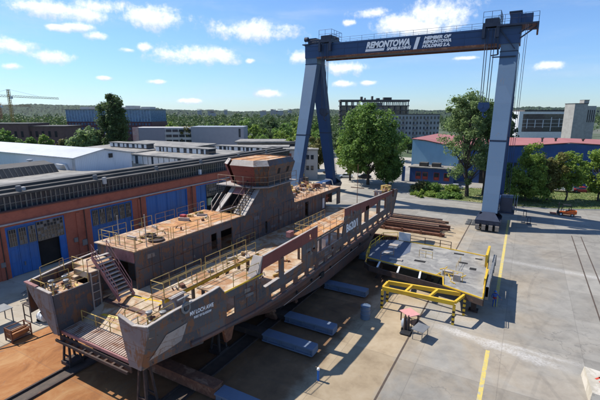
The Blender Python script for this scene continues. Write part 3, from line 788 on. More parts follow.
# ------------------------------------------------------------------ blue industrial hall
t = thing('industrial_hall', 'long blue industrial hall with a low pitched faded red roof behind the lawn trees', 'building', (0,126,0))
def hall_wall(name, m, pts):
    q = MB(); q.prism([(x,126,z) for x,z in pts], (0,.3,0)); return q.build(name, m, t)
hall_wall('end_wall', M['halllight'], [(-30.8,0),(-17,0),(-17,9.9),(-27,11.7),(-30.8,12.0)])
hall_wall('wall', M['hallblue'], [(-16.99,0),(62,0),(62,9),(36,11.2),(10,12.2),(2,11.3),(-10,10.6),(-16.99,9.9)])
q = MB(); q.box(-16.98,62,125.9,126.02,5.2,6.5); q.build_each('window', M['glassdark'], t)
q = MB()
for i in range(60): q.box(-16.9+i*1.3,-16.8+i*1.3,125.84,125.9,5.2,6.5)
q.build('mullion', M['blue'], t)
q = MB()
top = [(-31,12.15),(-27,11.85),(-17,10.05),(-10,10.75),(2,11.45),(10,12.35),(36,11.35),(62,9.15)]
back = [(-31,11.9),(-27,11.6),(-17,10.9),(-10,11.1),(2,11.2),(10,11.4),(36,11.0),(62,10)]
for (a,za),(b,zb),(c,zc),(e,ze) in zip(top, top[1:], back, back[1:]):
    q.hexa([(a,125.6,za),(b,125.6,zb),(e,166,ze),(c,166,zc),(a,125.6,za+.18),(b,125.6,zb+.18),(e,166,ze+.18),(c,166,zc+.18)])
q.build('roof', M['pinkroof'], t)
q = MB(); q.box(-30.8,-30.5,126.3,165.5,0,11.6); q.box(-30.8,62,165,165.5,0,9.8); q.build('side_wall', M['hallblue'], t)
q = MB(); q.box(-11,-7,125.93,126.03,0,5); q.build('door', M['void'], t)
q = MB()
for x in (4,7.4,14,27): q.tube((x,140,11.0),(x,140,12.6),.25,n=8); q.tube((x,140,12.6),(x,140,12.9),.45,n=8)
q.build_each('roof_vent', M['roofdark'], t)
# low annex in front
t = thing('annex', 'low dark blue annex with red window panels and flat roof before the light blue wall', 'building', (-24,120,0))
q = MB(); q.box(-29.5,-17,119.5,125.5,0,4.2); q.build('wall', M['hallblue'], t)
q = MB(); q.box(-29.9,-16.6,119.1,125.8,4.2,4.5); q.build('roof', M['roofgrey'], t)
for x in (-27.6,-25.6,-22.4,-19.6):
    f = box_part('window', M['glassdark'], t, x,x+1.3,119.4,119.52,1.0,3.0)
    q = MB(); q.box(x-.12,x,119.36,119.52,.9,3.1); q.box(x+1.3,x+1.42,119.36,119.52,.9,3.1); q.box(x,x+1.3,119.36,119.52,3.0,3.12); q.box(x,x+1.3,119.36,119.52,.9,1.0); q.box(x+.1,x+1.2,119.37,119.41,1.1,1.8)
    q.build('frame', mat('red_frame', (.42,.06,.04), (.34,.05,.035), 2, .5), f)
for x in (-27.2,-23.6):
    q = MB(); q.box(x,x+2.3,121,123.5,4.5,5.6); q.build('rooflight', M['roofdark'], t)
lbl = box_part('gate_pier', M['hallblue'], None, -31.6,-30.9,118.6,119.6,0,4.4); tag(lbl, 'tall dark blue gate pier at the left end of the annex', 'pier')

# ------------------------------------------------------------------ trees
tree('poplar_tree', 'tall dark poplar behind the white shed', -139, 101, 28.0, 6.6, 1, M['leaf_dark'], 240, 140, .36, 2, shape='column', r_trunk=.45, clump=1.6, ry=5.0)
tree('bushy_tree', 'wide grey green willow-like tree just left of the tall poplar', -149, 96, 15.5, 7.5, 1.5, M['leaf_grey'], 50, 90, .6, 3, r_trunk=.35)
tree('round_tree', 'round green tree at the left edge before the brick warehouse', -196, 88, 13, 6, 1.5, M['leaf'], 36, 80, .65, 4)
tree('round_tree', 'round green tree left of the grey office block', -160, 148, 12, 5.2, 2, M['leaf_light'], 34, 80, .6, 5)
tree('yellowish_tree', 'yellowish green tree touching the left end of the grey office block', -150, 150, 15, 4.6, 2, M['leaf_rust'], 34, 80, .6, 6)
# broad tree group beside the left crane leg
tree('broad_tree', 'largest broad tree with forked trunk behind the left crane leg', -38.4, 108, 23.6, 8.8, 1.8, M['leaf'], 190, 170, .33, 7, r_trunk=.42, clump=1.75)
tree('broad_tree', 'dense round tree between the forked broad tree and the light blue wall', -33.2, 110, 11.5, 4.2, .4, M['leaf'], 70, 150, .33, 8, clump=1.4)
tree('broad_tree', 'low spreading tree against the dark right crane brace of the A frame', -45.5, 112, 15, 4.6, 2.2, M['leaf_light'], 40, 90, .5, 9, clump=1.5)
tree('roadside_tree', 'yellow green tree seen between the two left crane legs', -59.5, 117, 13.5, 4.5, 2, M['leaf_rust'], 36, 90, .5, 10)
tree('roadside_tree', 'yellow green tree left of the pale crane leg behind the yard office', -72, 126, 15.2, 4.2, 2, M['leaf_light'], 36, 90, .5, 41)
# tall loose tree in front of the hall
tree('tall_tree', 'tall loose crowned tree growing from the lawn left of the right crane leg', -11.4, 103.5, 27.4, 7.4, 2.2, M['leaf_grey'], 120, 170, .26, 12, shape='loose', r_trunk=.42, clump=1.5, lean=-1.2)
tree('tall_tree', 'slim thin crowned tree just left of the right crane leg, behind the tallest one', -8.2, 107, 22, 2.8, 6, M['leaf'], 34, 70, .42, 13, shape='loose', r_trunk=.26, clump=1.2)
tree('conifer', 'dark narrow tree rising just right of the right crane leg', -7.5, 180, 21.5, 4.4, 3, M['leaf_dark'], 46, 80, .6, 14, shape='column', clump=1.6)
tree('lawn_tree', 'largest lawn tree right of the crane leg with an uneven top', 1.0, 104.8, 17.6, 5.8, .7, M['leaf_light'], 110, 170, .25, 15, r_trunk=.26, clump=1.2, shape='cone')
tree('lawn_tree', 'lawn tree with reddish green leaves right of the largest lawn tree', 5.6, 107.2, 12.6, 3.6, 1.2, M['leaf_rust'], 56, 160, .25, 16, r_trunk=.18, clump=.95)
tree('lawn_tree', 'small bright green lawn tree behind the forklift', 9.2, 109, 11.8, 4.0, 1.2, M['leaf_light'], 60, 160, .25, 17, r_trunk=.18, clump=.95)
tree('lawn_tree', 'bright green lawn tree at the right edge of the photo', 15.8, 112.6, 13.4, 4.8, 1.2, M['leaf_light'], 66, 160, .26, 18, r_trunk=.2, clump=1.05)
tree('lawn_tree', 'low lawn tree close against the right side of the crane leg', -3.2, 106.5, 8.6, 2.9, 1.0, M['leaf'], 36, 95, .32, 19, r_trunk=.15, clump=.9)
tree('hillside_tree', 'large dark tree right of the concrete tower at the right edge', 58, 245, 26, 9, 3, M['leaf'], 46, 90, .9, 20)
rnd = random.Random(31)
for i, (px, d, h, lm, lab) in enumerate([(40,205,9,'leaf_light','bright low tree before the right half of the brick warehouse'),(26,208,8,'leaf','low dark green tree before the middle of the brick warehouse'),
      (58,212,7,'leaf_rust','yellowish low tree right before the end of the brick warehouse'),
      (322,190,14,'leaf','roadside tree right behind the dark crane brace'),(345,175,13,'leaf_dark','dark tree behind the parked white car'),(398,170,14,'leaf','dark tree just left of the light blue wall'),
      (410,205,8,'leaf_dark','low dark tree below the apartment block')]):
    x, y = far_xy(px, d)
    tree('low_tree', lab, x, y, h, h*.42, 1.2, M[lm], 26, 70, .6, 50+i)
rnd = random.Random(41)
for i, (px, d, h) in enumerate(((246,235,17),(258,225,15),(270,240,18),(283,220,15),(294,240,19),(236,250,15),(262,205,11),(280,200,12),(330,200,15),(311,230,17),(170,262,14),(182,270,15),(208,262,13),(226,262,15))):
    x, y = far_xy(px, d)
    tree('background_tree', 'leafy tree standing in the belt of trees behind the grey roofs and the yard office', x, y, h, h*.40, 1.2, M[('leaf','leaf_light','leaf_dark')[i%3]], 26, 70, .62, 80+i, 'trees behind the grey roofs')
# shrubs of the kerbside bed
bush('shrub', 'tall reddish green shrub at the left end of the bed', -23.0, 104.5, 1.5, 3.4, M['leaf_rust'], 1, n=16, nl=90)
bush('shrub', 'tall dark green shrub in the middle of the bed', -20.4, 105.0, 1.7, 3.4, M['leaf'], 2, n=18, nl=90)
bush('shrub', 'round bush near the parked silver car', -15.4, 107.0, 1.3, 2.4, M['leaf_light'], 3, n=14, nl=80)
bush('low_shrub', 'low juniper-like shrub along the front of the bed', -20.4, 100.3, 3.6, 1.3, M['leaf_light'], 4, n=36, nl=80)
bush('low_shrub', 'wide dark low shrub at the right of the bed', -15.4, 100.2, 3.0, 1.5, M['leaf'], 5, n=34, nl=80)
bush('low_shrub', 'pale low shrub at the left end of the bed', -23.6, 103.0, 1.7, .9, M['leaf_grey'], 6, n=16, nl=70)

# far woods that read as one mass
lv = MB(); rnd = random.Random(77)
def far_crowns(n, f):
    for i in range(n):
        px, d, h, r = f(i); x, y = far_xy(px, d)
        if 55 < px < 168 and d < 345: continue
        cs = [(x+rnd.uniform(-.6,.6)*r, y+rnd.uniform(-.6,.6)*r, h*rnd.uniform(.35,.88), r*rnd.uniform(.5,.75)) for _ in range(4)]
        leaves(lv, cs, 30, .05*r+d/620, 1.0, rnd)
far_crowns(800, lambda i: (rnd.uniform(-60,345), rnd.uniform(270,620), rnd.uniform(10,17), rnd.uniform(5,8)))
far_crowns(160, lambda i: (rnd.uniform(340,690), rnd.uniform(340,700), rnd.uniform(11,17), rnd.uniform(5,8)))
far_crowns(330, lambda i: (rnd.uniform(-80,690), rnd.uniform(650,1250), rnd.uniform(11,19), rnd.uniform(7,11)))
tag(lv.build('woodland', leafmat('far_leaf', (.040,.072,.024), (.11,.165,.05), .3), fix=False), 'wooded belt of distant trees below the horizon', 'woodland', kind='stuff')
# ------------------------------------------------------------------ brick workshop along the left of the yard
WX = -53.8
shop = thing('workshop', 'long red brick workshop with tall blue doors and a dark glazed strip along its roof', 'workshop', (WX,45,0))
U0, U1 = 4, 92
DOORS = [(6.5,13.5),(14.6,21.4),(23.0,30.2),(34.0,41.1),(43.8,53.1),(55.4,64.2),(66.4,74.0),(76.5,84.5)]
# wall as piers between the doors, then the spandrel above
q = MB(); e = U0
for a, b in DOORS:
    q.box(WX-.5, WX, e, a, 0, 6.45); e = b
q.box(WX-.5, WX, e, U1, 0, 6.45)
q.box(WX-.5, WX, U0, U1, 6.45, 8.25)
q.box(WX-20, WX-.5, U1-.5, U1, 0, 9.5); q.box(WX-20, WX-.5, U0, U0+.5, 0, 9.5)
q.build('wall', M['brick'], shop)
q = MB()
for a, b in zip([U0]+[d[1] for d in DOORS], [d[0] for d in DOORS]+[U1]):
    if b-a > 1.6: q.box(WX, WX+.12, (a+b)/2-.3, (a+b)/2+.3, 0, 6.4)
q.build_each('pilaster', M['brick'], shop)
q = MB(); q.box(WX+.002, WX+.28, U0, U1, 6.72, 6.9); q.build('gutter', M['gutter'], shop)
q = MB()
for u in (22.4, 33.0, 42.6, 54.2, 65.3, 75.2): q.tube((WX+.14,u,0),(WX+.14,u,6.72),.07,n=6)
q.build_each('downpipe', M['rust_dark'], shop)
q = MB(); q.box(WX-.55, WX+.1, U0, U1, 8.25, 8.4); q.build('parapet', mat('brick_coping', (.16,.06,.045), (.10,.045,.035), 1, .8), shop)
# lower fittings: boxes and stains on the piers
q = MB()
for u, z, s in ((31.4,2.3,.5),(32.6,1.5,.7),(42.2,2.0,.5),(43.0,3.0,.35),(54.6,1.8,.6),(22.2,1.7,.5)): q.box(WX, WX+.22, u-s/2, u+s/2, z, z+s*1.2)
q.build_each('switch_box', M['steelgrey'], shop)
def gridded(name, parent, u0, u1, z0, z1, nu, nz, x=WX-.12, broken=0, seed=0):
    g_ = MB(); g_.box(x-.04, x, u0, u1, z0, z1); w_ = g_.build(name, M['glassdark'], parent)
    f = MB()
    for i in range(nu+1):
        u = u0+(u1-u0)*i/nu; f.box(x+.002, x+.07, u-.035, u+.035, z0, z1)
    for j in range(nz+1):
        z = z0+(z1-z0)*j/nz; f.box(x+.004, x+.065, u0, u1, z-.03, z+.03)
    f.build('frame', M['mullion'], w_)
    r_ = random.Random(seed); b = MB()
    for i in range(nu):
        for j in range(nz):
            if r_.random() < .16:
                b.box(x+.001, x+.03, u0+(u1-u0)*(i+.1)/nu, u0+(u1-u0)*(i+.9)/nu, z0+(z1-z0)*(j+.1)/nz, z0+(z1-z0)*(j+.9)/nz)
    if b.f: b.build_each('pane', M['steelgrey'], w_)
    return w_
def leafdoor(u0, u1, z1, n):
    """blue steel door of n leaves"""
    q = MB(); x = WX-.22; s = (u1-u0)/n
    for i in range(n):
        q.box(x-.06, x, u0+i*s+.02, u0+(i+1)*s-.02, .05, z1)
        q.box(x+.001, x+.06, u0+i*s+.02, u0+i*s+.14, .05, z1); q.box(x+.001, x+.06, u0+(i+1)*s-.14, u0+(i+1)*s-.02, .05, z1)
        for z in (1.6, 3.3): q.box(x+.001, x+.05, u0+i*s+.14, u0+(i+1)*s-.14, z, z+.12)
    d = q.build('door', M['doorblue'], shop)
    h = MB(); h.box(x, x+.16, (u0+u1)/2-.2, (u0+u1)/2-.12, 1.1, 1.6); h.build('handle', M['steelgrey'], d)
    return d
def door_frame(u0, u1):
    q = MB(); q.box(WX-.3, WX-.05, u0, u0+.18, 0, 6.45); q.box(WX-.3, WX-.05, u1-.18, u1, 0, 6.45); q.box(WX-.3, WX-.05, u0+.18, u1-.18, 6.3, 6.45)
    q.build('door_frame', M['blue'], shop)
for i, (a, b) in enumerate(DOORS):
    door_frame(a, b)
    if i in (2,):    # folding leaves left, big lattice light over an open bay
        d = leafdoor(a+.18, a+3.6, 6.3, 3)
        for j in range(3): gridded('window', d, a+.35+j*1.13, a+1.15+j*1.13, 3.9, 6.0, 3, 4, WX-.10, seed=j)
        gridded('transom_light', shop, a+3.65, b-.2, 3.75, 6.28, 8, 6, WX-.12, seed=9)
        box_part('doorway', M['void'], shop, WX-6, WX-.6, a+3.6, b-.2, 0, 3.7)
        q = MB(); q.box(WX-.25, WX-.05, b-.9, b-.2, 0, 3.74); q.build('door_jamb', M['blue'], shop)
    elif i in (5,):
        d = leafdoor(a+.18, a+2.9, 6.3, 2)
        gridded('transom_light', shop, a+3.0, b-.2, 3.9, 6.28, 8, 5, WX-.12, seed=19)
        box_part('doorway', M['void'], shop, WX-6, WX-.6, a+3.0, b-.2, 0, 3.85)
        q = MB(); q.box(WX-.5, WX-.1, a+3.3, a+4.4, 2.0, 3.4); q.build('notice_board', mat('notice_green', (.36,.42,.20), (.5,.5,.3), 2, .6), shop)
    elif i in (4, 7):
        d = leafdoor(a+.18, b-.18, 6.3, 4)
    else:
        d = leafdoor(a+.18, b-.18, 6.3, 6)
        s = (b-a-.36)/6
        for j in range(6): gridded('window', d, a+.34+j*s, a+.34+j*s+s-.32, 3.9, 6.1, 3, 4, WX-.10, seed=30+i*7+j)
# glazed roof strip, set back, with posts
q = MB(); q.box(WX-1.6, WX-1.1, U0, U1, 8.25, 10.0); cl = q.build('clerestory_window', M['glassdark'], shop)
q = MB(); rnd = random.Random(8)
u = U0
while u < U1:
    q.box(WX-1.1, WX-.98, u-.05, u+.05+rnd.random()*.05, 8.3, 9.95); u += .62
q.box(WX-1.09, WX-1.0, U0, U1, 9.05, 9.13)
q.build('mullion', M['mullion'], cl)
q = MB(); q.box(WX-1.62, WX-.5, U0, U1, 8.252, 8.30); q.build('ledge', M['roofdark'], shop)
q = MB(); q.box(WX-2.6, WX-.9, U0, U1, 10.0, 10.28); q.box(WX-3.6, WX-2.2, U0, U1, 10.281, 10.62); q.box(WX-4.8, WX-3.2, U0, U1, 10.621, 10.95)
q.build('roof_edge', M['roofdark'], shop)
q = MB(); q.prism([(WX-1.6,42.2,9.6),(WX-4.9,42.2,10.7),(WX-14,42.2,9.2),(WX-22,42.2,8.0),(WX-22,42.2,7.8),(WX-1.6,42.2,9.0)], (0,U1-42.2,0)); q.build('roof', M['roofgrey'], shop)
q = MB(); q.prism([(WX-1.6,U0,9.6),(WX-4.9,U0,10.75),(WX-14,U0,10.0),(WX-34,U0,9.4),(WX-34,U0,9.2),(WX-1.6,U0,9.0)], (0,42.1-U0,0)); q.build('roof', M['roofgrey'], shop)
q = MB()
for u in (26,36.5,48,59,71,82): q.box(WX-2.0, WX-1.6, u-.25, u+.25, 10.28, 11.0)
q.build_each('roof_vent', M['steelgrey'], shop)
q = MB(); q.box(WX-2.4,WX-1.9,26.5,26.9,10.0,10.7); q.box(WX-.95,WX-.6,37,37.5,9.6,10.6); q.build_each('roof_box', M['plaster'], shop)
q = MB(); q.box(WX-.9,WX-.5,57.2,57.7,8.4,9.3); q.build('lamp_box', M['white'], shop)
# monitors on the roof
mn = thing('roof_monitor', 'dark lattice glazed roof monitor to the left of the white shed', 'rooflight', (-72,30,9.6))
q = MB(); q.prism([(-76.5,18,9.5),(-70.6,18,9.5),(-72.2,18,11.3),(-75.2,18,11.7)], (0,22,0)); q.build('glazing', M['roofdark'], mn)
q = MB()
for i in range(28): q.bar((-70.55,18.3+i*.8,9.55),(-72.15,18.3+i*.8,11.33),.09)
q.build('glazing_bar', M['mullion'], mn)
# white shed
sh = thing('white_shed', 'big white clad shed with a low pitched roof standing above the workshop roof', 'shed', (-70,48,0))
q = MB(); XL = -135
q.prism([(-70,42.4,0),(-70,54.3,0),(-70,54.3,12.1),(-70,48.35,13.2),(-70,42.4,12.1)], (-.25,0,0))
q.build('gable_wall', corrugated('white_gable_cladding', (.70,.72,.75), .35, 1, .5, (.62,.64,.68), depth=.025), sh)
q = MB(); q.box(XL,-70.26,42.4,42.65,0,12.1); q.box(XL,-70.26,54.05,54.3,0,12.1); q.build('side_wall', M['shedwhite'], sh)
q = MB()
q.hexa([(XL,42.0,12.05),(-69.7,42.0,12.05),(-69.7,48.35,13.25),(XL,48.35,13.25),(XL,42.0,12.2),(-69.7,42.0,12.2),(-69.7,48.35,13.4),(XL,48.35,13.4)])
q.hexa([(XL,48.351,13.25),(-69.7,48.351,13.25),(-69.7,54.7,12.05),(XL,54.7,12.05),(XL,48.351,13.4),(-69.7,48.351,13.4),(-69.7,54.7,12.2),(XL,54.7,12.2)])
q.build('roof', M['shedroof'], sh)
q = MB(); q.box(-69.98,-69.7,49.2,49.9,11.6,12.4); q.build('vent', M['black'], sh)
q = MB(); q.box(-70.5,-69.9,42.2,42.39,9.4,12.05); q.box(-90,-70,42.2,42.38,11.95,12.1); q.build('trim', M['gutter'], sh)
q = MB(); q.box(-74.8,-72.8,41.6,42.39,10.6,10.9); q.prism([(-72.8,42.0,10.9),(-71.6,42.0,9.2),(-71.3,42.0,9.2),(-72.5,42.0,10.9)],(0,.3,0)); q.build('flashing', M['white'], sh)
q = MB(); q.tube((-79,39.5,9),(-79,39.5,11.4),.25,n=8); q.tube((-79,39.5,11.4),(-79,39.5,11.7),.5,n=8); tag(q.build('chimney', M['gutter'], None, at=(-79,39.5,9)), 'short metal roof chimney in front of the white shed wall', 'chimney')
# low grey roofs beyond
def low_roof(label, x0, x1, y0, y1, z, win=True, mono=.4, band=1.9):
    t = thing('flat_roof_block', label, 'building', ((x0+x1)/2,(y0+y1)/2,0))
    q = MB(); q.box(x0,x1,y0,y1,0,z-.3); q.build('wall', M['concrete'], t)
    q = MB(); q.prism([(x0-.4,y0-.5,z-.3),(x0-.4,y1+.5,z-.3+mono),(x0-.4,y1+.5,z-.05+mono),(x0-.4,y0-.5,z-.05)], (x1-x0+.8,0,0)); q.build('roof', M['roofgrey'], t)
    if win:
        q = MB(); q.box(x0+.3,x1-.3,y0-.06,y0-.002,z-.35-band,z-.4); g_ = q.build('window', M['glassdark'], t)
        q = MB(); n = int((x1-x0)/1.7); r_ = random.Random(int(z*10+x1))
        for i in range(n):
            if r_.random() < .8: q.box(x0+.3+i*1.7, x0+.3+i*1.7+r_.choice((.7,1.0,1.5)), y0-.12, y0-.07, z-.35-band, z-.42)
        q.build_each('shutter', M['white'], g_)
        q = MB(); q.box(x1,x1+.05,y0+.4,y1-.4,z-.35-band,z-.5); q.build('window', M['glassdark'], t)
    return t
low_roof('grey flat roofed block with a white shuttered window band nearest behind the workshop roof', -99, -80.6, 64.0, 74, 11.0)
low_roof('grey flat roofed block with white shutters between the workshop roof and the office block', -80, -59, 62.4, 77, 10.75)
low_roof('broad grey roof just left of the wheelhouse', -78, -57, 82, 94, 9.6)
low_roof('farthest grey roof below the ribbon windowed office', -118, -86, 84, 98, 10.2)
low_roof('long low grey roof to the right of the poplar', -110, -100, 66, 80, 10.4)
def lantern(label, x0, x1, y, z0, z1):
    t = thing('roof_lantern', label, 'rooflight', ((x0+x1)/2,y,z0), 'roof lanterns on the grey roofs')
    q = MB(); q.box(x0,x1,y,y+2.4,z0,z1); q.build('glazing', M['glassdark'], t)
    q = MB(); q.box(x0-.2,x1+.2,y-.25,y+2.6,z1,z1+.18); q.build('roof', M['roofgrey'], t)
    q = MB(); r_ = random.Random(int(x0*3)); x = x0
    while x < x1-.6:
        w_ = r_.choice((.5,.8,1.2)); q.box(x,x+w_,y-.06,y-.005,z0+.15,z1-.05); x += w_+r_.choice((.5,.7,1.0))
    q.build_each('pane', M['white'], t)
lantern('white paned roof lantern just right of the white shed', -79, -62, 68.5, 10.75, 12.0)
lantern('white paned roof lantern behind the white shed, below the poplar', -97, -83, 69, 11.2, 12.3)
lantern('white paned roof lantern just left of the wheelhouse top', -76, -59, 87, 9.7, 11.0)
q = MB(); q.box(-81,-74,79,82,0,11.0); tag(q.build('stair_tower', M['plaster'], None, at=(-77.5,80.5,0)), 'small white stair house on the grey roofs below the blank grey wall', 'stair house')
# ------------------------------------------------------------------ gantry crane
CU = 85.5
crane = thing('gantry_crane', 'huge blue gantry crane with two A shaped legs spanning the yard', 'gantry crane', (-24,CU,0))
XLc, XRc = -44.0, -4.4
def tapered(mb, a, b, wa, da, wb, db):
    (ax,ay,az),(bx,by,bz) = a, b
    mb.hexa([(ax-wa/2,ay-da/2,az),(ax+wa/2,ay-da/2,az),(ax+wa/2,ay+da/2,az),(ax-wa/2,ay+da/2,az),
             (bx-wb/2,by-db/2,bz),(bx+wb/2,by-db/2,bz),(bx+wb/2,by+db/2,bz),(bx-wb/2,by+db/2,bz)])
GZ0, GZ1 = 32.0, 34.75
q = MB(); q.box(XLc-1.5, XRc+1.6, CU-2.2, CU+2.2, GZ0, GZ1); gird = q.build('girder', M['craneblue'], crane)
q = MB(); q.box(XLc+1.6, XRc-1.8, CU-2.6, CU-2.21, GZ0-.25, GZ0+.12); q.box(XLc+1.6, XRc-1.8, CU+2.21, CU+2.6, GZ0-.25, GZ0+.12); q.build('bottom_flange', M['rust'], crane)
q = MB(); q.box(XLc-1.5, XRc+1.6, CU-2.32, CU-2.21, GZ1-.25, GZ1+.05); q.box(XLc-1.5, XRc+1.6, CU-2.26, CU-2.21, GZ1-1.25, GZ1-1.13)
for x in np.arange(XLc+2, XRc-1, 3.0): q.box(x, x+.06, CU-2.24, CU-2.2, GZ0+.15, GZ1-.26)
q.build('stiffener', M['craneblue'], crane)
q = MB()
for x in (XLc, XRc):
    for s in (-1, 1): pass
for x, wt, wb in ((XLc, 2.9, 2.0), (XRc, 2.8, 2.5)):
    for s in (-1, 1):
        lg = MB(); base = (x, CU+s*9.5, 3.0); top_ = (x, CU+s*1.05, GZ0-1.2)
        mid = tuple(base[i]+(top_[i]-base[i])*.44 for i in range(3))
        wm = wb+(wt-wb)*.44
        tapered(lg, base, mid, wb, 1.7, wm, 1.9); tapered(lg, mid, top_, wm, 1.9, wt, 2.0)
        tapered(lg, top_, (x, CU+s*1.05, GZ0), wt, 2.0, wt, 2.0)
        leg = lg.build('leg', M['cranelit'] if s < 0 else M['craneblue'], crane)  # one paint in two tones: near legs coloured as sunlit, far legs as shaded
        bd = MB(); tapered(bd, tuple(mid[i]-(0,0,.12)[i] for i in range(3)), tuple(mid[i]+(0,0,.12)[i] for i in range(3)), wm+.12, 2.05, wm+.12, 2.05)
        tapered(bd, (top_[0],top_[1],top_[2]-.15), top_, wt+.14, 2.15, wt+.14, 2.15)
        bd.build('joint_plate', M['cranedark'], leg)
        # vertical ladder on the leg
        la = MB()
        for dx in (-.25,.25): la.bar((x+wt/2+.25, base[1]+dx, 3.2),(x+wt/2+.25, CU+s*1.05+dx, GZ0-1.5),.05)
        for i in range(60):
            f = i/60; yy = base[1]+(CU+s*1.05-base[1])*f; la.bar((x+wt/2+.25,yy-.25,3.2+(GZ0-4.7)*f),(x+wt/2+.25,yy+.25,3.2+(GZ0-4.7)*f),.04)
        la.build('ladder', M['cranedark'], leg)
    # thin dark sheet on the leg sides turned from the sun, shade as colour
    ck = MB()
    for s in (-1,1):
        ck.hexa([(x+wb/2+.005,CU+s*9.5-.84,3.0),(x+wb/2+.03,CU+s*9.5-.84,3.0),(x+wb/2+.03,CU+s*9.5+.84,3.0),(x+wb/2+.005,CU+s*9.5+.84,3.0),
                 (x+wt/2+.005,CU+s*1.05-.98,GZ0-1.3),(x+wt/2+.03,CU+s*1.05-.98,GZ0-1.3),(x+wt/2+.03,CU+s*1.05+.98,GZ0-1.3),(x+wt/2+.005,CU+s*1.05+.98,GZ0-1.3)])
    ck.build('leg_side_shade', M['craneblue'], crane)
    # sill beam and two bogies with wheels
    sb = MB(); sb.box(x-.9, x+.9, CU-11, CU+11, 2.0, 3.0); sb.build('sill_beam', M['craneblue'], crane)
    for s in (-1, 1):
        cy = CU+s*9.5
        bg_ = MB(); bg_.box(x-2.0, x+2.0, cy-2.6, cy+2.6, 1.35, 1.98)
        for wx in (-1.55,-.55,.55,1.55):
            bg_.box(x+wx-.32, x+wx+.32, cy-2.7, cy-2.62, .55, 1.75)
            bg_.box(x+wx-.38, x+wx+.38, cy-2.4, cy+2.4, 1.0, 1.34)
        for sy in (-1,1): bg_.prism([(x-1.9,cy+sy*2.65,1.98),(x+1.9,cy+sy*2.65,1.98),(x+.9,cy+sy*1.4,3.2),(x-.9,cy+sy*1.4,3.2)], (0,-sy*.3,0))
        bo = bg_.build('bogie', M['cranedark'], crane)
        for wx in (-1.55,-.55,.55,1.55):
            for wy in (-1.8,-.6,.6,1.8):
                wh = MB(); wh.lathe((x+wx-.2,cy+wy,.5), [(.44,0),(.5,.04),(.5,.36),(.44,.4)], 14, 'x')
                wh.lathe((x+wx-.24,cy+wy,.5), [(.15,0),(.15,.48)], 8, 'x')
                wh.build('wheel', M['steelgrey'], bo)
        q = MB()
        for wx in (-1.55,-.55,.55,1.55): q.box(x+wx-.3, x+wx+.3, cy-2.95, cy-2.71, .35, 1.2)
        q.build_each('buffer', mat('sandy_buffer', (.33,.28,.22), (.22,.19,.16), 2, .8) if s < 0 and x == XLc else bpy.data.materials['sandy_buffer'], bo)
# drive cabinets, handrail and cable reel at the foot of the right leg
q = MB(); q.box(XRc+1.5,XRc+3.4,CU-8.6,CU-5.2,3.0,5.6); q.box(XRc+1.5,XRc+2.9,CU-5.0,CU-3.2,3.0,4.9); q.box(XRc+1.3,XRc+3.8,CU-9.0,CU-3.0,2.8,3.0); q.build('drive_cabinet', M['cranedark'], crane)
q = MB(); q.lathe((XRc+3.6,CU-6.8,4.4), [(1.5,0),(1.5,.1),(.5,.11),(.5,.4),(1.5,.41),(1.5,.5)], 20, 'x'); q.build('cable_reel', M['steelgrey'], crane)
def handrail(mb, pts, h=1.1, step=2.0, r=.035, mids=(.55,)):
    for a, b in zip(pts, pts[1:]):
        a = Vector(a); b = Vector(b); L = (b-a).length; n = max(1, int(round(L/step)))
        for i in range(n+1):
            p = a.lerp(b, i/n); mb.tube(p, p+Vector((0,0,h)), r, n=5, cap=False)
        for z in (h,)+tuple(h*m for m in mids): mb.tube(a+Vector((0,0,z)), b+Vector((0,0,z)), r*.9, n=5, cap=False)
q = MB(); handrail(q, [(XLc-1.4,CU-2.1,GZ1+.05),(XRc+1.5,CU-2.1,GZ1+.05)], 1.0, 2.6, .03); handrail(q, [(XLc-1.4,CU+2.1,GZ1+.05),(XRc+1.5,CU+2.1,GZ1+.05)], 1.0, 2.6, .03); q.build('handrail', M['cranedark'], crane)
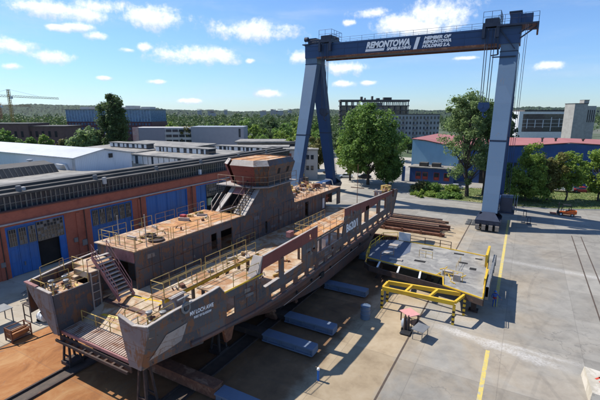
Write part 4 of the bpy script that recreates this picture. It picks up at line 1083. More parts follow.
# trolleys with ropes and hook blocks
def trolley(x, hz, wd):
    t = MB(); t.box(x-wd/2, x+wd/2, CU-2.8, CU+2.8, GZ1+.25, GZ1+.9); t.box(x-wd/2+.3,x+wd/2-.2,CU-2.4,CU-.4,GZ1+.9,GZ1+1.7); t.box(x-.8,x+.9,CU+.2,CU+2.2,GZ1+.9,GZ1+1.9)
    t.box(x-wd/2,x-wd/2+.5,CU-3.0,CU-2.45,GZ1-1.6,GZ1+.3); t.box(x+wd/2-.5,x+wd/2,CU-3.0,CU-2.45,GZ1-1.6,GZ1+.3)
    for sy in (-1.7,1.7): t.tube((x-wd/2+.4,CU+sy,GZ1+1.3),(x+wd/2-.4,CU+sy,GZ1+1.3),.55,n=12)
    o = t.build('trolley', M['cranedark'], crane)
    r_ = MB(); handrail(r_, [(x-wd/2,CU-2.7,GZ1+.9),(x+wd/2,CU-2.7,GZ1+.9),(x+wd/2,CU+2.7,GZ1+.9),(x-wd/2,CU+2.7,GZ1+.9)], 1.9, 1.2, .04); r_.build('trolley_rail', M['cranedark'], o)
    for dx, dy in ((-.75,-2.7),(-.35,-2.75),(.35,-2.7),(.8,-2.75)):
        rp = MB(); rp.tube((x+dx,CU+dy,GZ1),(x+dx*.9,CU+dy,hz+1.4),.07,n=5); rp.build('hoist_rope', M['cranedark'], o)
    hk = MB(); hk.prism([(x-.9,CU-3.1,hz+1.4),(x+.9,CU-3.1,hz+1.4),(x+1.0,CU-3.1,hz+.4),(x+.35,CU-3.1,hz-.3),(x-.35,CU-3.1,hz-.3),(x-1.0,CU-3.1,hz+.4)], (0,.7,0))
    for dx in (-.5,.5): hk.lathe((x+dx,CU-3.2,hz+.75), [(.5,0),(.5,.9)], 14, 'y')
    hk.tube((x,CU-2.75,hz-.3),(x,CU-2.75,hz-1.0),.16); hk.tube((x,CU-2.75,hz-1.0),(x+.4,CU-2.75,hz-1.35),.14); hk.tube((x+.4,CU-2.75,hz-1.35),(x+.65,CU-2.75,hz-.9),.1)
    hk.build('hook_block', M['craneblue'] if x > -20 else M['cranedark'], o)
trolley(-40.3, 19.6, 3.0); trolley(-7.6, 20.5, 2.8)
q = MB(); q.box(XLc-1.3,XLc+.7,CU-1.2,CU+1.2,GZ1+.25,GZ1+1.6); q.tube((XLc-1.4,CU-2.4,GZ1+1.2),(XLc-.6,CU-2.4,GZ1+1.2),.5,n=10); q.box(XLc-2.0,XLc-.2,CU-2.6,CU-1.0,GZ1+.05,GZ1+.25); q.build('end_winch', M['cranedark'], crane)
# machinery house on the cantilever at the right end
q = MB(); q.box(XRc-2.2,XRc+4.2,CU-3.2,CU+3.0,GZ1+.06,GZ1+.35); q.box(XRc+3.9,XRc+4.2,CU-3.2,CU+3.0,GZ1-.9,GZ1+.05); pf = q.build('machinery_deck', M['cranedark'], crane)
q = MB(); q.box(XRc-.3,XRc+1.4,CU-2.8,CU+1.0,GZ1+.36,GZ1+2.2); q.box(XRc+1.42,XRc+3.2,CU-2.6,CU+.6,GZ1+.36,GZ1+1.9); mh = q.build('machinery_house', M['craneblue'], crane)
q = MB(); q.box(XRc-.5,XRc+1.5,CU-3.0,CU+1.2,GZ1+2.201,GZ1+2.4); q.build('roof', M['cranedark'], mh)
q = MB(); handrail(q, [(XRc-2.1,CU-3.1,GZ1+.35),(XRc+4.1,CU-3.1,GZ1+.35),(XRc+4.1,CU+2.9,GZ1+.35)], 1.6, 1.1, .035); q.build('deck_rail', M['cranedark'], pf)
q = MB()
for a, b in (((XRc+4.0,GZ1-.2),(XRc+1.5,GZ0+.7)),((XRc+3.2,GZ1-.1),(XRc+1.4,GZ0+1.6))): q.bar((a[0],CU-2.4,a[1]),(b[0],CU-2.4,b[1]),.22)
q.build('bracket', M['cranedark'], crane)
q = MB(); q.bar((XRc-2.1,CU-2.5,GZ1-.3),(XRc-1.7,CU-2.5,GZ0-1.8),.28); q.bar((XRc-1.7,CU-2.5,GZ0-1.8),(XRc-2.8,CU-2.5,GZ0-1.9),.2); q.bar((XRc-1.6,CU-2.5,GZ1-.4),(XRc+.9,CU-2.5,GZ0-1.0),.18); q.bar((XRc-2.6,CU-2.5,GZ0-2.2),(XRc+1.2,CU-2.5,GZ0-2.2),.2); q.build('brace', M['cranedark'], crane)
q = MB()
for dx in (2.3,2.6): q.tube((XRc+dx,CU-3.3,GZ1),(XRc+dx+.1,CU-7.8,5.5),.04,n=5)
q.build('power_cable', M['cranedark'], crane)
# writing on the girder
def gtext(txt, x0, z0, size, width, bold=.0, shear=.28):
    return text_part('lettering', txt, size, (x0,CU-2.36,z0), (1,0,0), (0,0,1), M['letter'], gird, shear, width, bold)
gtext('REMONTOWA', -31.0, 33.12, 1.62, 9.0, .085)
gtext('SHIPBUILDING', -26.6, 32.42, .72, 4.9, .04)
q = MB(); q.prism([(-31.2,CU-2.36,32.42),(-27.2,CU-2.36,32.42),(-27.05,CU-2.36,32.92),(-31.05,CU-2.36,32.92)], (0,.03,0)); q.build('logo_bar', M['letter'], gird)
q = MB(); q.prism([(-21.3,CU-2.36,32.2),(-20.6,CU-2.36,32.2),(-20.0,CU-2.36,34.4),(-20.7,CU-2.36,34.4)], (0,.03,0)); q.build('logo_stroke', M['letter'], gird)
gtext('MEMBER OF', -19.3, 33.85, .76, 5.0, .045); gtext('REMONTOWA', -19.45, 33.12, .76, 5.2, .045); gtext('HOLDING S.A.', -19.6, 32.4, .76, 5.2, .045)
# ------------------------------------------------------------------ ferry hull under construction
VC = -26.55
def lin(T, u):
    if u <= T[0][0]: return T[0][1]
    for (a,b),(c,d) in zip(T, T[1:]):
        if u <= c: return b+(d-b)*(u-a)/(c-a)
    return T[-1][1]
VS = [(15.2,-19.55),(17,-19.1),(20,-18.45),(24,-17.75),(28,-17.45),(31,-17.4),(64,-17.4)]
VP = [(15.2,-33.6),(17.5,-34.2),(20,-34.7),(25,-35.4),(30,-35.7),(64,-35.7)]
vs = lambda u: lin(VS, u)
vp = lambda u: lin(VP, u)
vin = lambda u: -28.5+(u-30)*.035        # casing wall towards the vehicle deck
DK = 4.6
ship = thing('ferry', 'unpainted ferry hull under construction with an open vehicle deck and a raised wheelhouse', 'ferry', (VC,38,0))
# lower hull
ZK = [(15.4,3.0),(18,3.35),(21,3.3),(28,2.1),(36,1.3),(53,1.3),(58,2.6),(61,4.0)]
HB = [(15.4,5.2),(21,5.8),(28,7.6),(36,8.4),(53,8.4),(58,7.0),(61,5.5)]
q = MB(); us = [19.36,20,22,24,26,28,31,34,37,42,47,52,55,58,60.6]; ring = 10
for u in us:
    zk, hb, s, p = lin(ZK,u), lin(HB,u), vs(u), vp(u)
    zt = 4.35
    zm = zk+(zt-zk)*.38
    q.v += [(p,u,zt),(p+.15,u,zm+.5*(zt-zm)),(p+.7,u,zm),(VC-hb,u,zk),(VC-1,u,zk-.05),(VC+1,u,zk-.05),(VC+hb,u,zk),(s-.7,u,zm),(s-.15,u,zm+.5*(zt-zm)),(s,u,zt)]
for k in range(len(us)-1):
    for i in range(ring): q.f.append((k*ring+i, (k+1)*ring+i, (k+1)*ring+(i+1)%ring, k*ring+(i+1)%ring))
q.f.append(tuple(range(ring))); q.f.append(tuple((len(us)-1)*ring+i for i in range(ring)))
q.m = [0]*len(q.f); q.build('hull', M['hull_red'], ship)
q = MB()                                          # bow sponsons either side of the ramp
q.hexa([(-21.7,15.4,3.5),(-20.6,15.4,3.5),(-18.9,19.35,3.7),(-22.61,19.35,3.3),(-22.3,15.4,4.4),(-20.1,15.4,4.4),(-18.75,19.35,4.4),(-22.61,19.35,4.4)])
q.hexa([(-30.8,15.4,3.3),(-30.41,15.4,3.3),(-30.41,19.35,3.3),(-34.0,19.35,3.4),(-32.6,15.4,4.4),(-30.41,15.4,4.4),(-30.41,19.35,4.4),(-34.5,19.35,4.4)])
q.box(-30.25,-22.7,17.2,19.35,2.7,3.1)
q.build('bow_sponson', M['hull'], ship)
# vehicle deck
q = MB(); q.prism([(-30.25,20.4,DK-.15),(-22.4,20.4,DK-.15),(-22.4,21,DK-.15)]+[(vs(u)-.15,u,DK-.15) for u in (21,24,28,31,60)]+[(-34.5,60,DK-.15),(-34.5,21.8,DK-.15),(-31.4,21.8,DK-.15),(-31.4,19.4,DK-.15),(-30.25,19.4,DK-.15)], (0,0,.15))
q.build('vehicle_deck', M['deck_cream'], ship)
q = MB()
for v in (-26.6,-25.0): q.quad((v,20.6,DK+.006),(v+.18,20.6,DK+.006),(v+.18,33,DK+.006),(v,33,DK+.006))
q.quad((-28.4,20.6,DK+.01),(-28.4,20.8,DK+.01),(-23.0,21.6,DK+.01),(-23.0,21.4,DK+.01)); q.quad((-29,18.2,3.80),(-28.9,18.4,3.875),(-23.6,18.9,4.06),(-23.6,18.7,3.985))
q.build('deck_marking', M['yellow'], ship, fix=False)

def wall(name, m, rects, side=vs, th=-.12, parent=None, proud=0.0):
    """side plating: rects (u0,u1, low0,low1, high0,high1) following the side curve"""
    q = MB()
    for (u0,u1,l0,l1,h0,h1) in rects:
        n = max(1, int((u1-u0)/2.2)) if side is not vin else 1
        for i in range(n):
            a, b = u0+(u1-u0)*i/n, u0+(u1-u0)*(i+1)/n; fa, fb = i/n, (i+1)/n
            la, lb = l0+(l1-l0)*fa, l0+(l1-l0)*fb; ha, hb = h0+(h1-h0)*fa, h0+(h1-h0)*fb
            A, B = side(a)+proud, side(b)+proud
            q.hexa([(A,a,la),(A+th,a,la),(B+th,b,lb),(B,b,lb),(A,a,ha),(A+th,a,ha),(B+th,b,hb),(B,b,hb)])
    return q.build(name, m, parent or ship)
def flare(u, z):
    """outer starboard face at the bow, pulled in below the knuckle"""
    f = max(0,(18.5-u)/3.3)*max(0,min(1,(6.4-z)/3.0)); return vs(u)-1.0*f
# starboard bow sponson
q = MB(); q.cur = 0
zl = lambda u: lin([(15.2,3.45),(17,3.85),(18.2,4.0),(20,4.2),(21.1,4.3)], u)
zh = lambda u: lin([(15.2,6.8),(17,7.2),(19.5,7.45),(20.7,7.65),(21.1,7.1)], u)
cols = [15.2,15.9,16.6,17.3,18.2,19.2,20.0,20.7,21.1]
for a, b in zip(cols, cols[1:]):
    zs = [0,.25,.5,.75,1]
    for f0, f1 in zip(zs, zs[1:]):
        def P_(u, f, t):
            z = zl(u)+(zh(u)-zl(u))*f; return (flare(u,z)-t, u, z)
        q.hexa([P_(a,f0,0),P_(a,f0,.14),P_(b,f0,.14),P_(b,f0,0),P_(a,f1,0),P_(a,f1,.14),P_(b,f1,.14),P_(b,f1,0)])
q.build('bow_plating', M['hull'], ship)
FY = 15.2
def bowface(name, pts, m):
    q = MB(); q.prism(pts, (0,.14,0)); return q.build(name, m, ship)
bowface('bow_face', [(-21.65,FY-.02,3.42),(-20.52,FY-.02,3.42),(-19.54,FY-.02,6.4),(-19.54,FY-.02,6.8),(-20.9,FY-.02,6.55),(-21.8,FY-.02,6.7),(-22.35,FY-.02,6.95)], M['bow'])
bowface('bow_face', [(-30.5,FY-.02,3.2),(-29.9,FY-.02,3.3),(-30.25,FY-.02,6.6),(-33.6,FY-.02,6.8),(-33.0,FY-.02,5.9)], M['bow'])
q = MB(); q.hexa([(-22.0,15.4,3.4),(-21.8,15.4,3.4),(-22.4,21,3.4),(-22.6,21,3.4),(-22.55,15.4,6),(-22.4,15.4,6),(-22.4,21,6),(-22.6,21,6)]); q.build('bow_inner_wall', M['hull'], ship)
q = MB(); q.box(-30.4,-30.25,15.4,18.4,3.0,6.35); q.box(-30.4,-30.25,18.4,19.38,3.0,7.1); q.box(-31.5,-31.35,19.38,21.8,3.0,7.0); q.box(-31.35,-30.4,19.25,19.38,3.0,7.1); q.build('bow_inner_wall', M['hull'], ship)
# top rims catch the sun
q = MB()
for a, b in zip(cols, cols[1:]): q.bar((vs(a)-.08,a,zh(a)+.03),(vs(b)-.08,b,zh(b)+.03),.22,.06)
q.bar((-19.6,FY+.05,6.84),(-20.9,FY+.05,6.59),.25,.06); q.bar((-20.9,FY+.05,6.59),(-22.35,FY+.05,6.99),.25,.06)
q.build('bulwark_rim', M['primer'], ship); q = MB()
q.bar((-30.25,FY+.05,6.64),(-33.6,FY+.02,6.84),.25,.06)
us = [15.2,17.5,20,25,30,40,50,60]
zpt = lambda u: lin([(15.2,6.85),(25,7.05),(35,7.3),(63,7.3)], u)
for a, b in zip(us, us[1:]): q.bar((vp(a)+.05,a,zpt(a)),(vp(b)+.05,b,zpt(b)),.22,.07)
q.build('bulwark_rim', M['primer'], ship)
q = MB(); q.bar((-33.6,FY+.0,6.92),(-32.0,FY+.0,6.83),.26,.07); q.build('bulwark_rim', M['pinkprimer'], ship)
# port bulwark
wall('bulwark', M['hull'], [(a,b,4.2,4.2,zpt(a)-.04,zpt(b)-.04) for a,b in zip(us,us[1:])], vp, .12)
q = MB()
for a in np.arange(16.4, 59, 1.6): q.prism([(vp(a)+.13,a,5.2),(vp(a)+.6,a,5.2),(vp(a)+.16,a,zpt(a)-.1)], (0,.06,0))
q.build_each('bulwark_stay', M['rust'], ship)
# starboard freeing ports and side wall
segs = []; pu = 21.1
slots = [(26.3+i*2.15, 27.75+i*2.15) for i in range(16)]
for a, b in slots: segs.append((pu,a)); pu = b
segs.append((pu,60.4))
wall('side_plating', M['hull_red'], [(21.1,60.4,4.1,4.1,4.24,4.24)]+[(a,b,4.24,4.24,5.0,5.0) for a,b in segs if b > a])
wall('side_plating', M['hull'], [
    (21.1,21.25,5.001,5.001,7.0,7.0),(22.1,24.7,5.001,5.001,7.0,7.35),(21.25,22.1,6.45,6.45,7.0,7.0),
    (24.7,25.4,5.001,5.001,7.0,5.85),(25.4,27.6,5.001,5.001,5.85,5.95),(27.6,28.2,5.001,5.001,7.65,7.7),(28.2,31.55,5.001,5.001,6.0,6.0),
    (31.55,32.9,5.001,5.001,7.75,7.75),(32.9,33.35,5.001,5.001,7.75,7.75),(33.35,34.6,5.001,5.001,7.75,7.75),(34.6,40.9,5.001,5.001,6.0,5.9),
    (40.9,41.6,5.001,5.001,5.9,8.3),(41.6,47.1,5.001,5.001,8.3,8.1),(47.1,48.6,5.001,5.001,5.9,5.9),(48.6,49.8,5.001,5.001,8.05,8.0),(49.8,53.6,5.001,5.001,5.9,5.9),
    (53.6,54.6,5.001,5.001,7.9,7.85),(54.6,57.2,5.001,5.001,5.9,6.0),(57.2,58.4,5.001,5.001,7.7,7.7),(58.4,60.4,5.001,5.001,7.7,7.8)])
wall('upper_plating', M['maroon'], [(24.9,25.35,6.9,7.55,7.0,8.6),(25.35,27.6,7.55,7.652,8.6,8.72),(27.6,32.9,7.72,7.752,8.72,8.9),(32.9,33.35,8.45,8.45,8.9,8.9),(33.35,34.6,7.752,7.752,8.9,8.85),
    (32.9,33.35,7.752,7.752,7.98,7.98)])
wall('upper_plating', M['maroon'], [(41.7,47.1,8.302,8.102,9.2,8.95),(47.1,53.6,7.45,7.6,8.95,8.6),(53.6,57.2,7.902,7.702,8.6,8.4),(57.2,60.4,7.703,7.803,8.4,8.2)])
q = MB(); q.prism([(-17.4,60.4,4.3),(-17.4,61.0,4.4),(-17.4,63.2,7.9),(-17.4,62.6,8.15),(-17.4,60.4,8.15)], (-.12,0,0)); q.prism([(-17.35,61.0,4.4),(-17.35,61.15,4.35),(-17.35,63.4,7.9),(-17.35,63.2,7.95)], (-1.3,0,0)); q.build('stern_plating', M['hull'], ship)
# frames on the inside and the sunlit bracket that starts the high wall
q = MB()
for u in (27.8,28.05,31.8,32.5,33.8,34.4,42.2,43.4,44.6,45.8,48.9,49.5,53.8,54.4,57.5,58.2,59.4): q.box(vs(u)-.32,vs(u)-.121,u,u+.06,5.0,7.6)
q.build_each('side_frame', M['rust'], ship)
q = MB(); q.prism([(-17.75,24.3,6.9),(-17.7,25.25,8.62),(-17.68,25.33,8.62),(-17.73,25.3,6.9)], (-.9,0,0)); q.build('bracket', M['primer'], ship)
q = MB()
for u0,u1,z in ((25.4,27.6,5.9),(28.2,31.55,6.0),(47.1,48.6,5.9),(49.8,53.6,5.9),(54.6,57.2,5.95),(34.6,40.9,5.95)): q.box(vs(u0)-.22,vs(u0)-.001 if u0 > 27 else vs(u1)-.05,u0,u1,z+.002,z+.05)
for a,b,za,zb in ((25.35,34.6,8.62,8.9),(41.7,60.4,9.2,8.2)):
    q.bar((vs(a)-.06,a,za+.03),(vs(b)-.06,b,zb+.03),.2,.05)
q.build('edge_trim', M['primer'], ship)
# rub rail
q = MB(); fu = [18.1,20,22,24,26,28,31,36,42,48,54,60.6]
for a, b in zip(fu, fu[1:]): q.tube((vs(a)-.02,a,4.28),(vs(b)-.02,b,4.28),.2,n=8)
q.build('rub_rail', M['hull_red'], ship)
q = MB(); q.bar((-17.38,28,3.2),(-17.38,46,3.35),.02,.05); q.build('weld_seam', M['primer'], ship)
q = MB()
for u, z in ((30.5,3.4),(33.5,3.5),(38,3.3),(44,3.5),(47,3.4),(51,3.6)): q.lathe((-17.52,u,z), [(.16,0),(.16,.12)], 10, 'x')
q.box(-17.52,-17.36,35.4,36.2,2.95,3.5); q.build_each('hull_opening', M['void'], ship)
q = MB(); q.prism([(-18.35,21.0,4.1),(-18.35,22.3,4.1),(-18.5,22.0,2.75),(-18.5,21.4,2.75)], (-.25,0,0)); q.build('bracket', M['rust'], ship)
q = MB()
def patch_pt(f, g_):
    lo = (15.55+1.95*f, 4.1+.75*f); hi = (16.45+1.45*f, 5.75+.3*f); u, z = lo[0]+(hi[0]-lo[0])*g_, lo[1]+(hi[1]-lo[1])*g_
    return (flare(u,z)+.06, u, z)
for i in range(5):
    for j in range(5): q.quad(patch_pt(i/5,j/5), patch_pt((i+1)/5,j/5), patch_pt((i+1)/5,(j+1)/5), patch_pt(i/5,(j+1)/5))
q.build('bow_patch', plated('pale_grey_plate', (.26,.24,.23), (.34,.31,.29), (.20,.12,.08), cover=.58), ship)  # slightly raised, paler grey area on the bow side

# forecastle decks
q = MB(); q.prism([(-22.4,15.35,5.9),(vs(15.4)-.15,15.35,5.9),(vs(18)-.15,18,5.9),(vs(20.8)-.15,20.8,5.9),(-22.4,20.8,5.9)], (0,0,.1)); q.build('mooring_deck', M['deck_cream'], ship)
q = MB(); q.prism([(-30.4,15.35,5.9),(-30.4,18.4,5.9),(vp(18.4)+.13,18.4,5.9),(vp(15.4)+.13,15.35,5.9)], (0,0,.1)); q.build('mooring_deck', M['deck'], ship)
q = MB(); q.box(-32.4,-30.4,18.4,19.35,6.6,7.1); q.box(-34.0,-31.4,19.36,21.8,6.6,7.0); q.box(-34.0,-32.41,18.4,19.35,5.9,6.3); q.build_each('step_block', M['deck_cream'], ship)
q = MB(); q.prism([(-20.7,20.8,6.95),(vs(20.8)-.13,20.8,6.95),(vs(25.3)-.13,25.3,6.95),(-20.2,25.3,6.95)], (0,0,.1)); q.prism([(-22.7,18.2,6.95),(-21.3,18.2,6.95),(-21.1,29.5,6.95),(-22.5,29.5,6.95)], (0,0,.1)); q.build_each('walkway', M['deck_cream'], ship)
q = MB(); q.bar((-21.28,18.2,6.86),(-21.08,29.5,6.86),.06,.24); q.bar((-22.72,18.2,6.9),(-22.52,29.5,6.9),.06,.2); q.bar((vs(21.1)+.02,21.1,7.06),(vs(25.2)+.02,25.2,7.2),.05,.12); q.build_each('toe_plate', M['yellow'], ship)
q = MB()
for u in (19,22,25,28): q.box(-22.5,-22.3,u,u+.2,DK,6.95); q.box(-21.4,-21.2,u,u+.2,DK,6.95)
q.build_each('pillar', M['hull'], ship)
q = MB(); q.box(-20.3,-17.6,34.6,42.2,7.5,7.62); q.build('walkway', M['deck_orange'], ship)
q = MB()
for u in (35.4,37.6,39.9): q.box(-17.62,-17.42,u,u+.22,6.0,7.5); q.box(-20.2,-20.0,u,u+.2,DK,7.5)
q.box(-17.6,-17.4,34.6,41.5,7.3,7.5); q.build_each('pillar', M['hull'], ship)
q = MB(); q.box(-20.6,-20.1,33.7,34.5,7.5,8.05); q.box(-19.2,-18.6,36,36.8,4.6,5.7); q.build_each('box_frame', M['pinkprimer'], ship)
q = MB(); q.box(-19.4,-18.4,38.6,40.4,DK,6.2); q.box(-33,-31.6,31,33.4,DK,7.0); q.build_each('wrapped_fitting', M['white'], ship)

# bow ramp with its slats
q = MB(); q.prism([(-30.2,15.7,3.28),(-30.2,17.2,3.36),(-30.2,17.2,3.1),(-30.2,15.7,3.05)], (7.6,0,0)); rp = q.build('bow_ramp', M['rust_dark'], ship)
q = MB(); q.prism([(-30.2,17.2,3.40),(-30.2,20.4,4.58),(-30.2,20.4,4.45),(-30.2,17.2,3.25)], (7.6,0,0)); q.build('deck_apron', M['deck_cream'], ship)
q = MB()
for i in range(31):
    v = -30.1+i*.25; q.bar((v,15.75,3.31),(v,17.2,3.40),.15,.14)
q.build('slat', mat('slat_primer', (.46,.36,.29), (.34,.23,.17), 1.4, .7, c3=(.24,.12,.07), scale3=.9, cover3=.55), rp)
q = MB(); q.bar((-30.2,15.64,3.27),(-22.2,15.64,3.27),.12,.24); q.build('ramp_edge', M['pinkprimer'], rp)
q = MB()
for i in range(9): q.box(-29.8+i*.85,-29.6+i*.85,15.3,15.55,2.62,2.78)
q.box(-30.4,-22.0,15.55,15.62,2.5,3.0); q.box(-30.4,-22.0,15.18,15.3,2.6,2.8); q.build('ramp_bearer', M['rust_dark'], ship)

# casing along the port side
C1, C2 = 8.1, 7.5
wall('casing_wall', M['hull'], [(21.8,31.2,DK,DK,C1,C1),(31.2,32.1,DK,DK,4.9,4.9),(31.2,34.6,7.25,7.25,C1,C1),(32.1,32.7,DK,DK,7.25,7.25),(34.6,41.0,DK,DK,C1,C1),(41.0,41.45,DK,DK,4.8,4.8),(41.0,41.45,6.4,6.4,C1,C1),
    (41.45,48,DK,DK,C1,C1),(48.001,51,DK,DK,C2,C2),(51,52,7.0,7.0,C2,C2),(52,57.6,DK,DK,C2,C2),(57.6,61.8,7.0,7.0,C2,C2),(61.8,63,DK,DK,C2,C2)], vin, -.14)
q = MB()
for u in (23.5,26,28.5,36,38.5,44,46.5,49.5,54,56): q.box(vin(u)+.002,vin(u)+.05,u,u+.06,DK,C2-.05)
q.build_each('wall_stiffener', M['hull'], ship)
box_part('casing_interior', M['void'], ship, -32.6,-32.4,30.8,62.5,DK,C2-.2)
q = MB(); q.box(-34.3,-33.9,21.8,63,DK,C2-.1); q.box(-34,-28.9,62.8,63,DK,C2-.1); q.build('casing_wall', M['hull'], ship)
q = MB(); q.box(-31.5,vin(22)-.14,21.75,21.9,7.1,C1); q.build('casing_front', M['pinkprimer'], ship)
q = MB(); q.box(-34,-31.5,21.8,22,6,C1-.1); q.box(-31.5,vin(22)-.14,23.0,23.2,DK,7.1); q.box(-34,vin(22)-.2,21.8,23,7.0,7.1); q.build('casing_front', M['hull'], ship)
q = MB(); q.prism([(-34.3,21.7,C1),(vin(21.8)+.03,21.7,C1),(vin(36.6)+.03,36.6,C1),(-34.3,36.6,C1)], (0,0,.1)); q.build('casing_deck', M['deck'], ship)
q = MB(); q.prism([(-34.3,27.5,C1+.104),(-29.3,27.5,C1+.104),(-29.0,36.5,C1+.104),(-34.3,36.5,C1+.104)], (0,0,.01)); q.build('casing_deck', M['deck_orange'], ship)
q = MB(); q.prism([(-34.3,48.2,C2),(vin(48)+.03,48.2,C2),(vin(63)+.03,63,C2),(-34.3,63,C2)], (0,0,.1)); q.build('casing_deck', M['deck'], ship)
q = MB(); q.lathe((-29.6,24.9,C1+.1), [(.75,0),(.75,.18),(.62,.18),(.62,.02)], 16); q.lathe((-31.3,25.6,C1+.1), [(.6,0),(.6,.15),(.5,.15),(.5,.02)], 14); q.build_each('hatch_coaming', M['rust_dark'], ship)
q = MB(); q.box(-33.2,-32.6,31.4,31.9,C1+.1,C1+.7); q.build('fire_box', mat('signal_red', (.42,.05,.04), (.34,.04,.035), 3, .5), ship)
q = MB(); q.box(-29.2,-28.9,59.0,61.4,5.0,6.9); q.build('wall_recess', M['void'], ship)
q = MB()
for i in range(6):
    a = i*math.pi/3; q.bar((-28.6,60,5.9),(-28.6,60+.9*math.cos(a),5.9+.9*math.sin(a)),.22,.1)
q.lathe((-28.75,60,5.9), [(.25,0),(.25,.3)], 10, 'x'); q.build('fan', mat('fan_red', (.40,.11,.06), (.3,.09,.05), 2, .6), ship)
box_part('door', M['white'], ship, vin(58)-.1, vin(58)+.03, 56.4, 57.0, DK+.4, 6.6)
q = MB()
for u in (21.9,): q.prism([(-28.62,22.2,DK),(-28.62,23.4,DK),(-28.62,23.4,6.6),(-28.62,22.2,6.6)], (-.1,0,0))
# trunk under the wheelhouse
def poly_part(name, pts, off, m, parent=None):
    q = MB(); q.prism(pts, off); return q.build(name, m, parent or ship)
V1 = -28.0
poly_part('trunk_wall', [(V1,36.6,8.1),(V1,40.0,11.0),(V1,46.8,11.0),(V1,48.2,8.1)], (-.14,0,0), M['hull'])
poly_part('trunk_wall', [(-33.4,36.6,8.1),(-33.4,40.0,11.0),(-33.4,46.8,11.0),(-33.4,48.2,8.1)], (.14,0,0), M['hull'])
poly_part('trunk_wall', [(-33.3,48.2,8.1),(V1-.1,48.2,8.1),(V1-.1,46.8,11.0),(-33.3,46.8,11.0)], (0,-.14,0), M['hull'])
poly_part('trunk_front', [(V1,36.55,8.2),(-29.7,36.55,8.2),(-29.9,39.95,11.0),(V1,39.95,11.0)], (0,.14,0), M['primer'])
poly_part('trunk_front', [(-32.0,36.55,8.2),(-32.5,36.55,8.2),(-32.3,39.95,11.0),(-31.6,39.95,11.0)], (0,.3,0), M['primer'])
poly_part('trunk_front', [(-31.6,38.9,10.1),(-29.85,38.9,10.1),(-29.9,39.95,11.0),(-31.6,39.95,11.0)], (0,.14,0), M['pinkprimer'])
box_part('trunk_interior', M['void'], ship, -33.2,-28.2,40.2,40.4,8.2,10.9)
q = MB()
for v in (-29.6,-28.6):
    for s in (.05,.95): q.bar((v+ (.0 if s < .5 else -.1),36.3,8.2+s),(v-.05,39.7,11+s),.07)
for i in range(11):
    f = i/11; q.bar((-29.55,36.45+3.4*f,8.3+2.8*f),(-28.65,36.45+3.4*f,8.3+2.8*f),.08,.1)
    if i % 2 == 0:
        for v in (-29.6,-28.6): q.bar((v,36.4+3.4*f,8.2+2.8*f),(v,36.4+3.4*f,9.2+2.8*f),.06)
q.build('stair', M['rust_dark'], ship)
q = MB()
for v in (-32.7,-31.4): q.tube((v,36.2,8.2),(v,36.2,9.4),.06); q.tube((v,36.2,9.4),(v,37.4,10.3),.06)
q.build_each('stair_handrail', M['primer'], ship)
poly_part('platform', [(-34.2,38.9,11.0),(-28.6,38.9,11.0),(-27.0,40.2,11.0),(-27.0,47.2,11.0),(-34.2,47.4,11.0)], (0,0,.1), M['primer'])
# wheelhouse: inclined panels between two rings
BASE = [(-31.6,39.9),(-28.7,39.9),(-27.75,40.9),(-27.75,46.4),(-31.6,47.0),(-33.3,46.0),(-33.3,40.8)]
TOP = [(-31.5,38.4),(-27.9,38.4),(-26.6,39.8),(-26.6,46.0),(-31.6,46.9),(-33.4,45.6),(-33.4,39.7)]
Z0, Z1, Z2 = 11.11, 13.75, 14.4
def ringpt(i, z):
    f = (z-Z0)/(Z1-Z0); a, b = BASE[i], TOP[i]; return (a[0]+(b[0]-a[0])*f, a[1]+(b[1]-a[1])*f, z)
wh = MB(); n = 7
inn = lambda p, s=.12: (p[0]+(-30.3-p[0])*s*.25, p[1]+(43-p[1])*s*.25, p[2])
names = ['maroon','hull','hull','hull','hull','maroon',None]
for i in range(n):
    j = (i+1) % n
    if names[i] is None: continue
    q = MB(); a, b, c, d = ringpt(i,Z0), ringpt(j,Z0), ringpt(j,Z1), ringpt(i,Z1)
    q.hexa([a,b,inn(b),inn(a),d,c,inn(c),inn(d)]); part = q.build('wheelhouse_panel', M[names[i]], ship)
    if i == 2:
        for f in (.36,.72):
            w_ = MB()
            def Q(f_, g_): 
                lo = [a[k]+(b[k]-a[k])*f_ for k in range(3)]; hi = [d[k]+(c[k]-d[k])*f_ for k in range(3)]
                return tuple(lo[k]+(hi[k]-lo[k])*g_ for k in range(3))
            w_.prism([Q(f,.52),Q(f+.085,.52),Q(f+.085,.80),Q(f,.80)], (.03,0,0)); w_.build('window', M['void'], part)
q = MB(); a, b, c, d = ringpt(6,Z0), ringpt(0,Z0), ringpt(0,Z1), ringpt(6,Z1)
q.hexa([tuple((a[k]*.55+b[k]*.45) for k in range(3)),a,inn(a),tuple((a[k]*.55+b[k]*.45) for k in range(3)),tuple((d[k]*.6+c[k]*.4) for k in range(3)),d,inn(d),tuple((d[k]*.6+c[k]*.4) for k in range(3))]); q.build('wheelhouse_panel', M['maroon'], ship)
q = MB(); q.prism([ (x+(-30.3-x)*.1,y+(43-y)*.1,Z0+.01) for x,y in BASE ], (0,0,2.2)); q.build('wheelhouse_core', M['rust_dark'], ship)
for i in range(n):
    j = (i+1) % n; q = MB()
    a, b = ringpt(i,Z1), ringpt(j,Z1)
    c = (b[0]+( -30.3-b[0])*.13, b[1]+(43-b[1])*.10, Z2); d = (a[0]+(-30.3-a[0])*.13, a[1]+(43-a[1])*.10, Z2)
    a = (a[0],a[1],Z1+.002); b = (b[0],b[1],Z1+.002)
    if i == 6: b = tuple(a[k]*.45+b[k]*.55 for k in range(3)); c = tuple(d[k]*.45+c[k]*.55 for k in range(3))
    q.hexa([a,b,inn(b),inn(a),d,c,inn(c),inn(d)]); q.build('wheelhouse_visor', M['primer'] if i in (0,6,1) else M['hull'], ship)
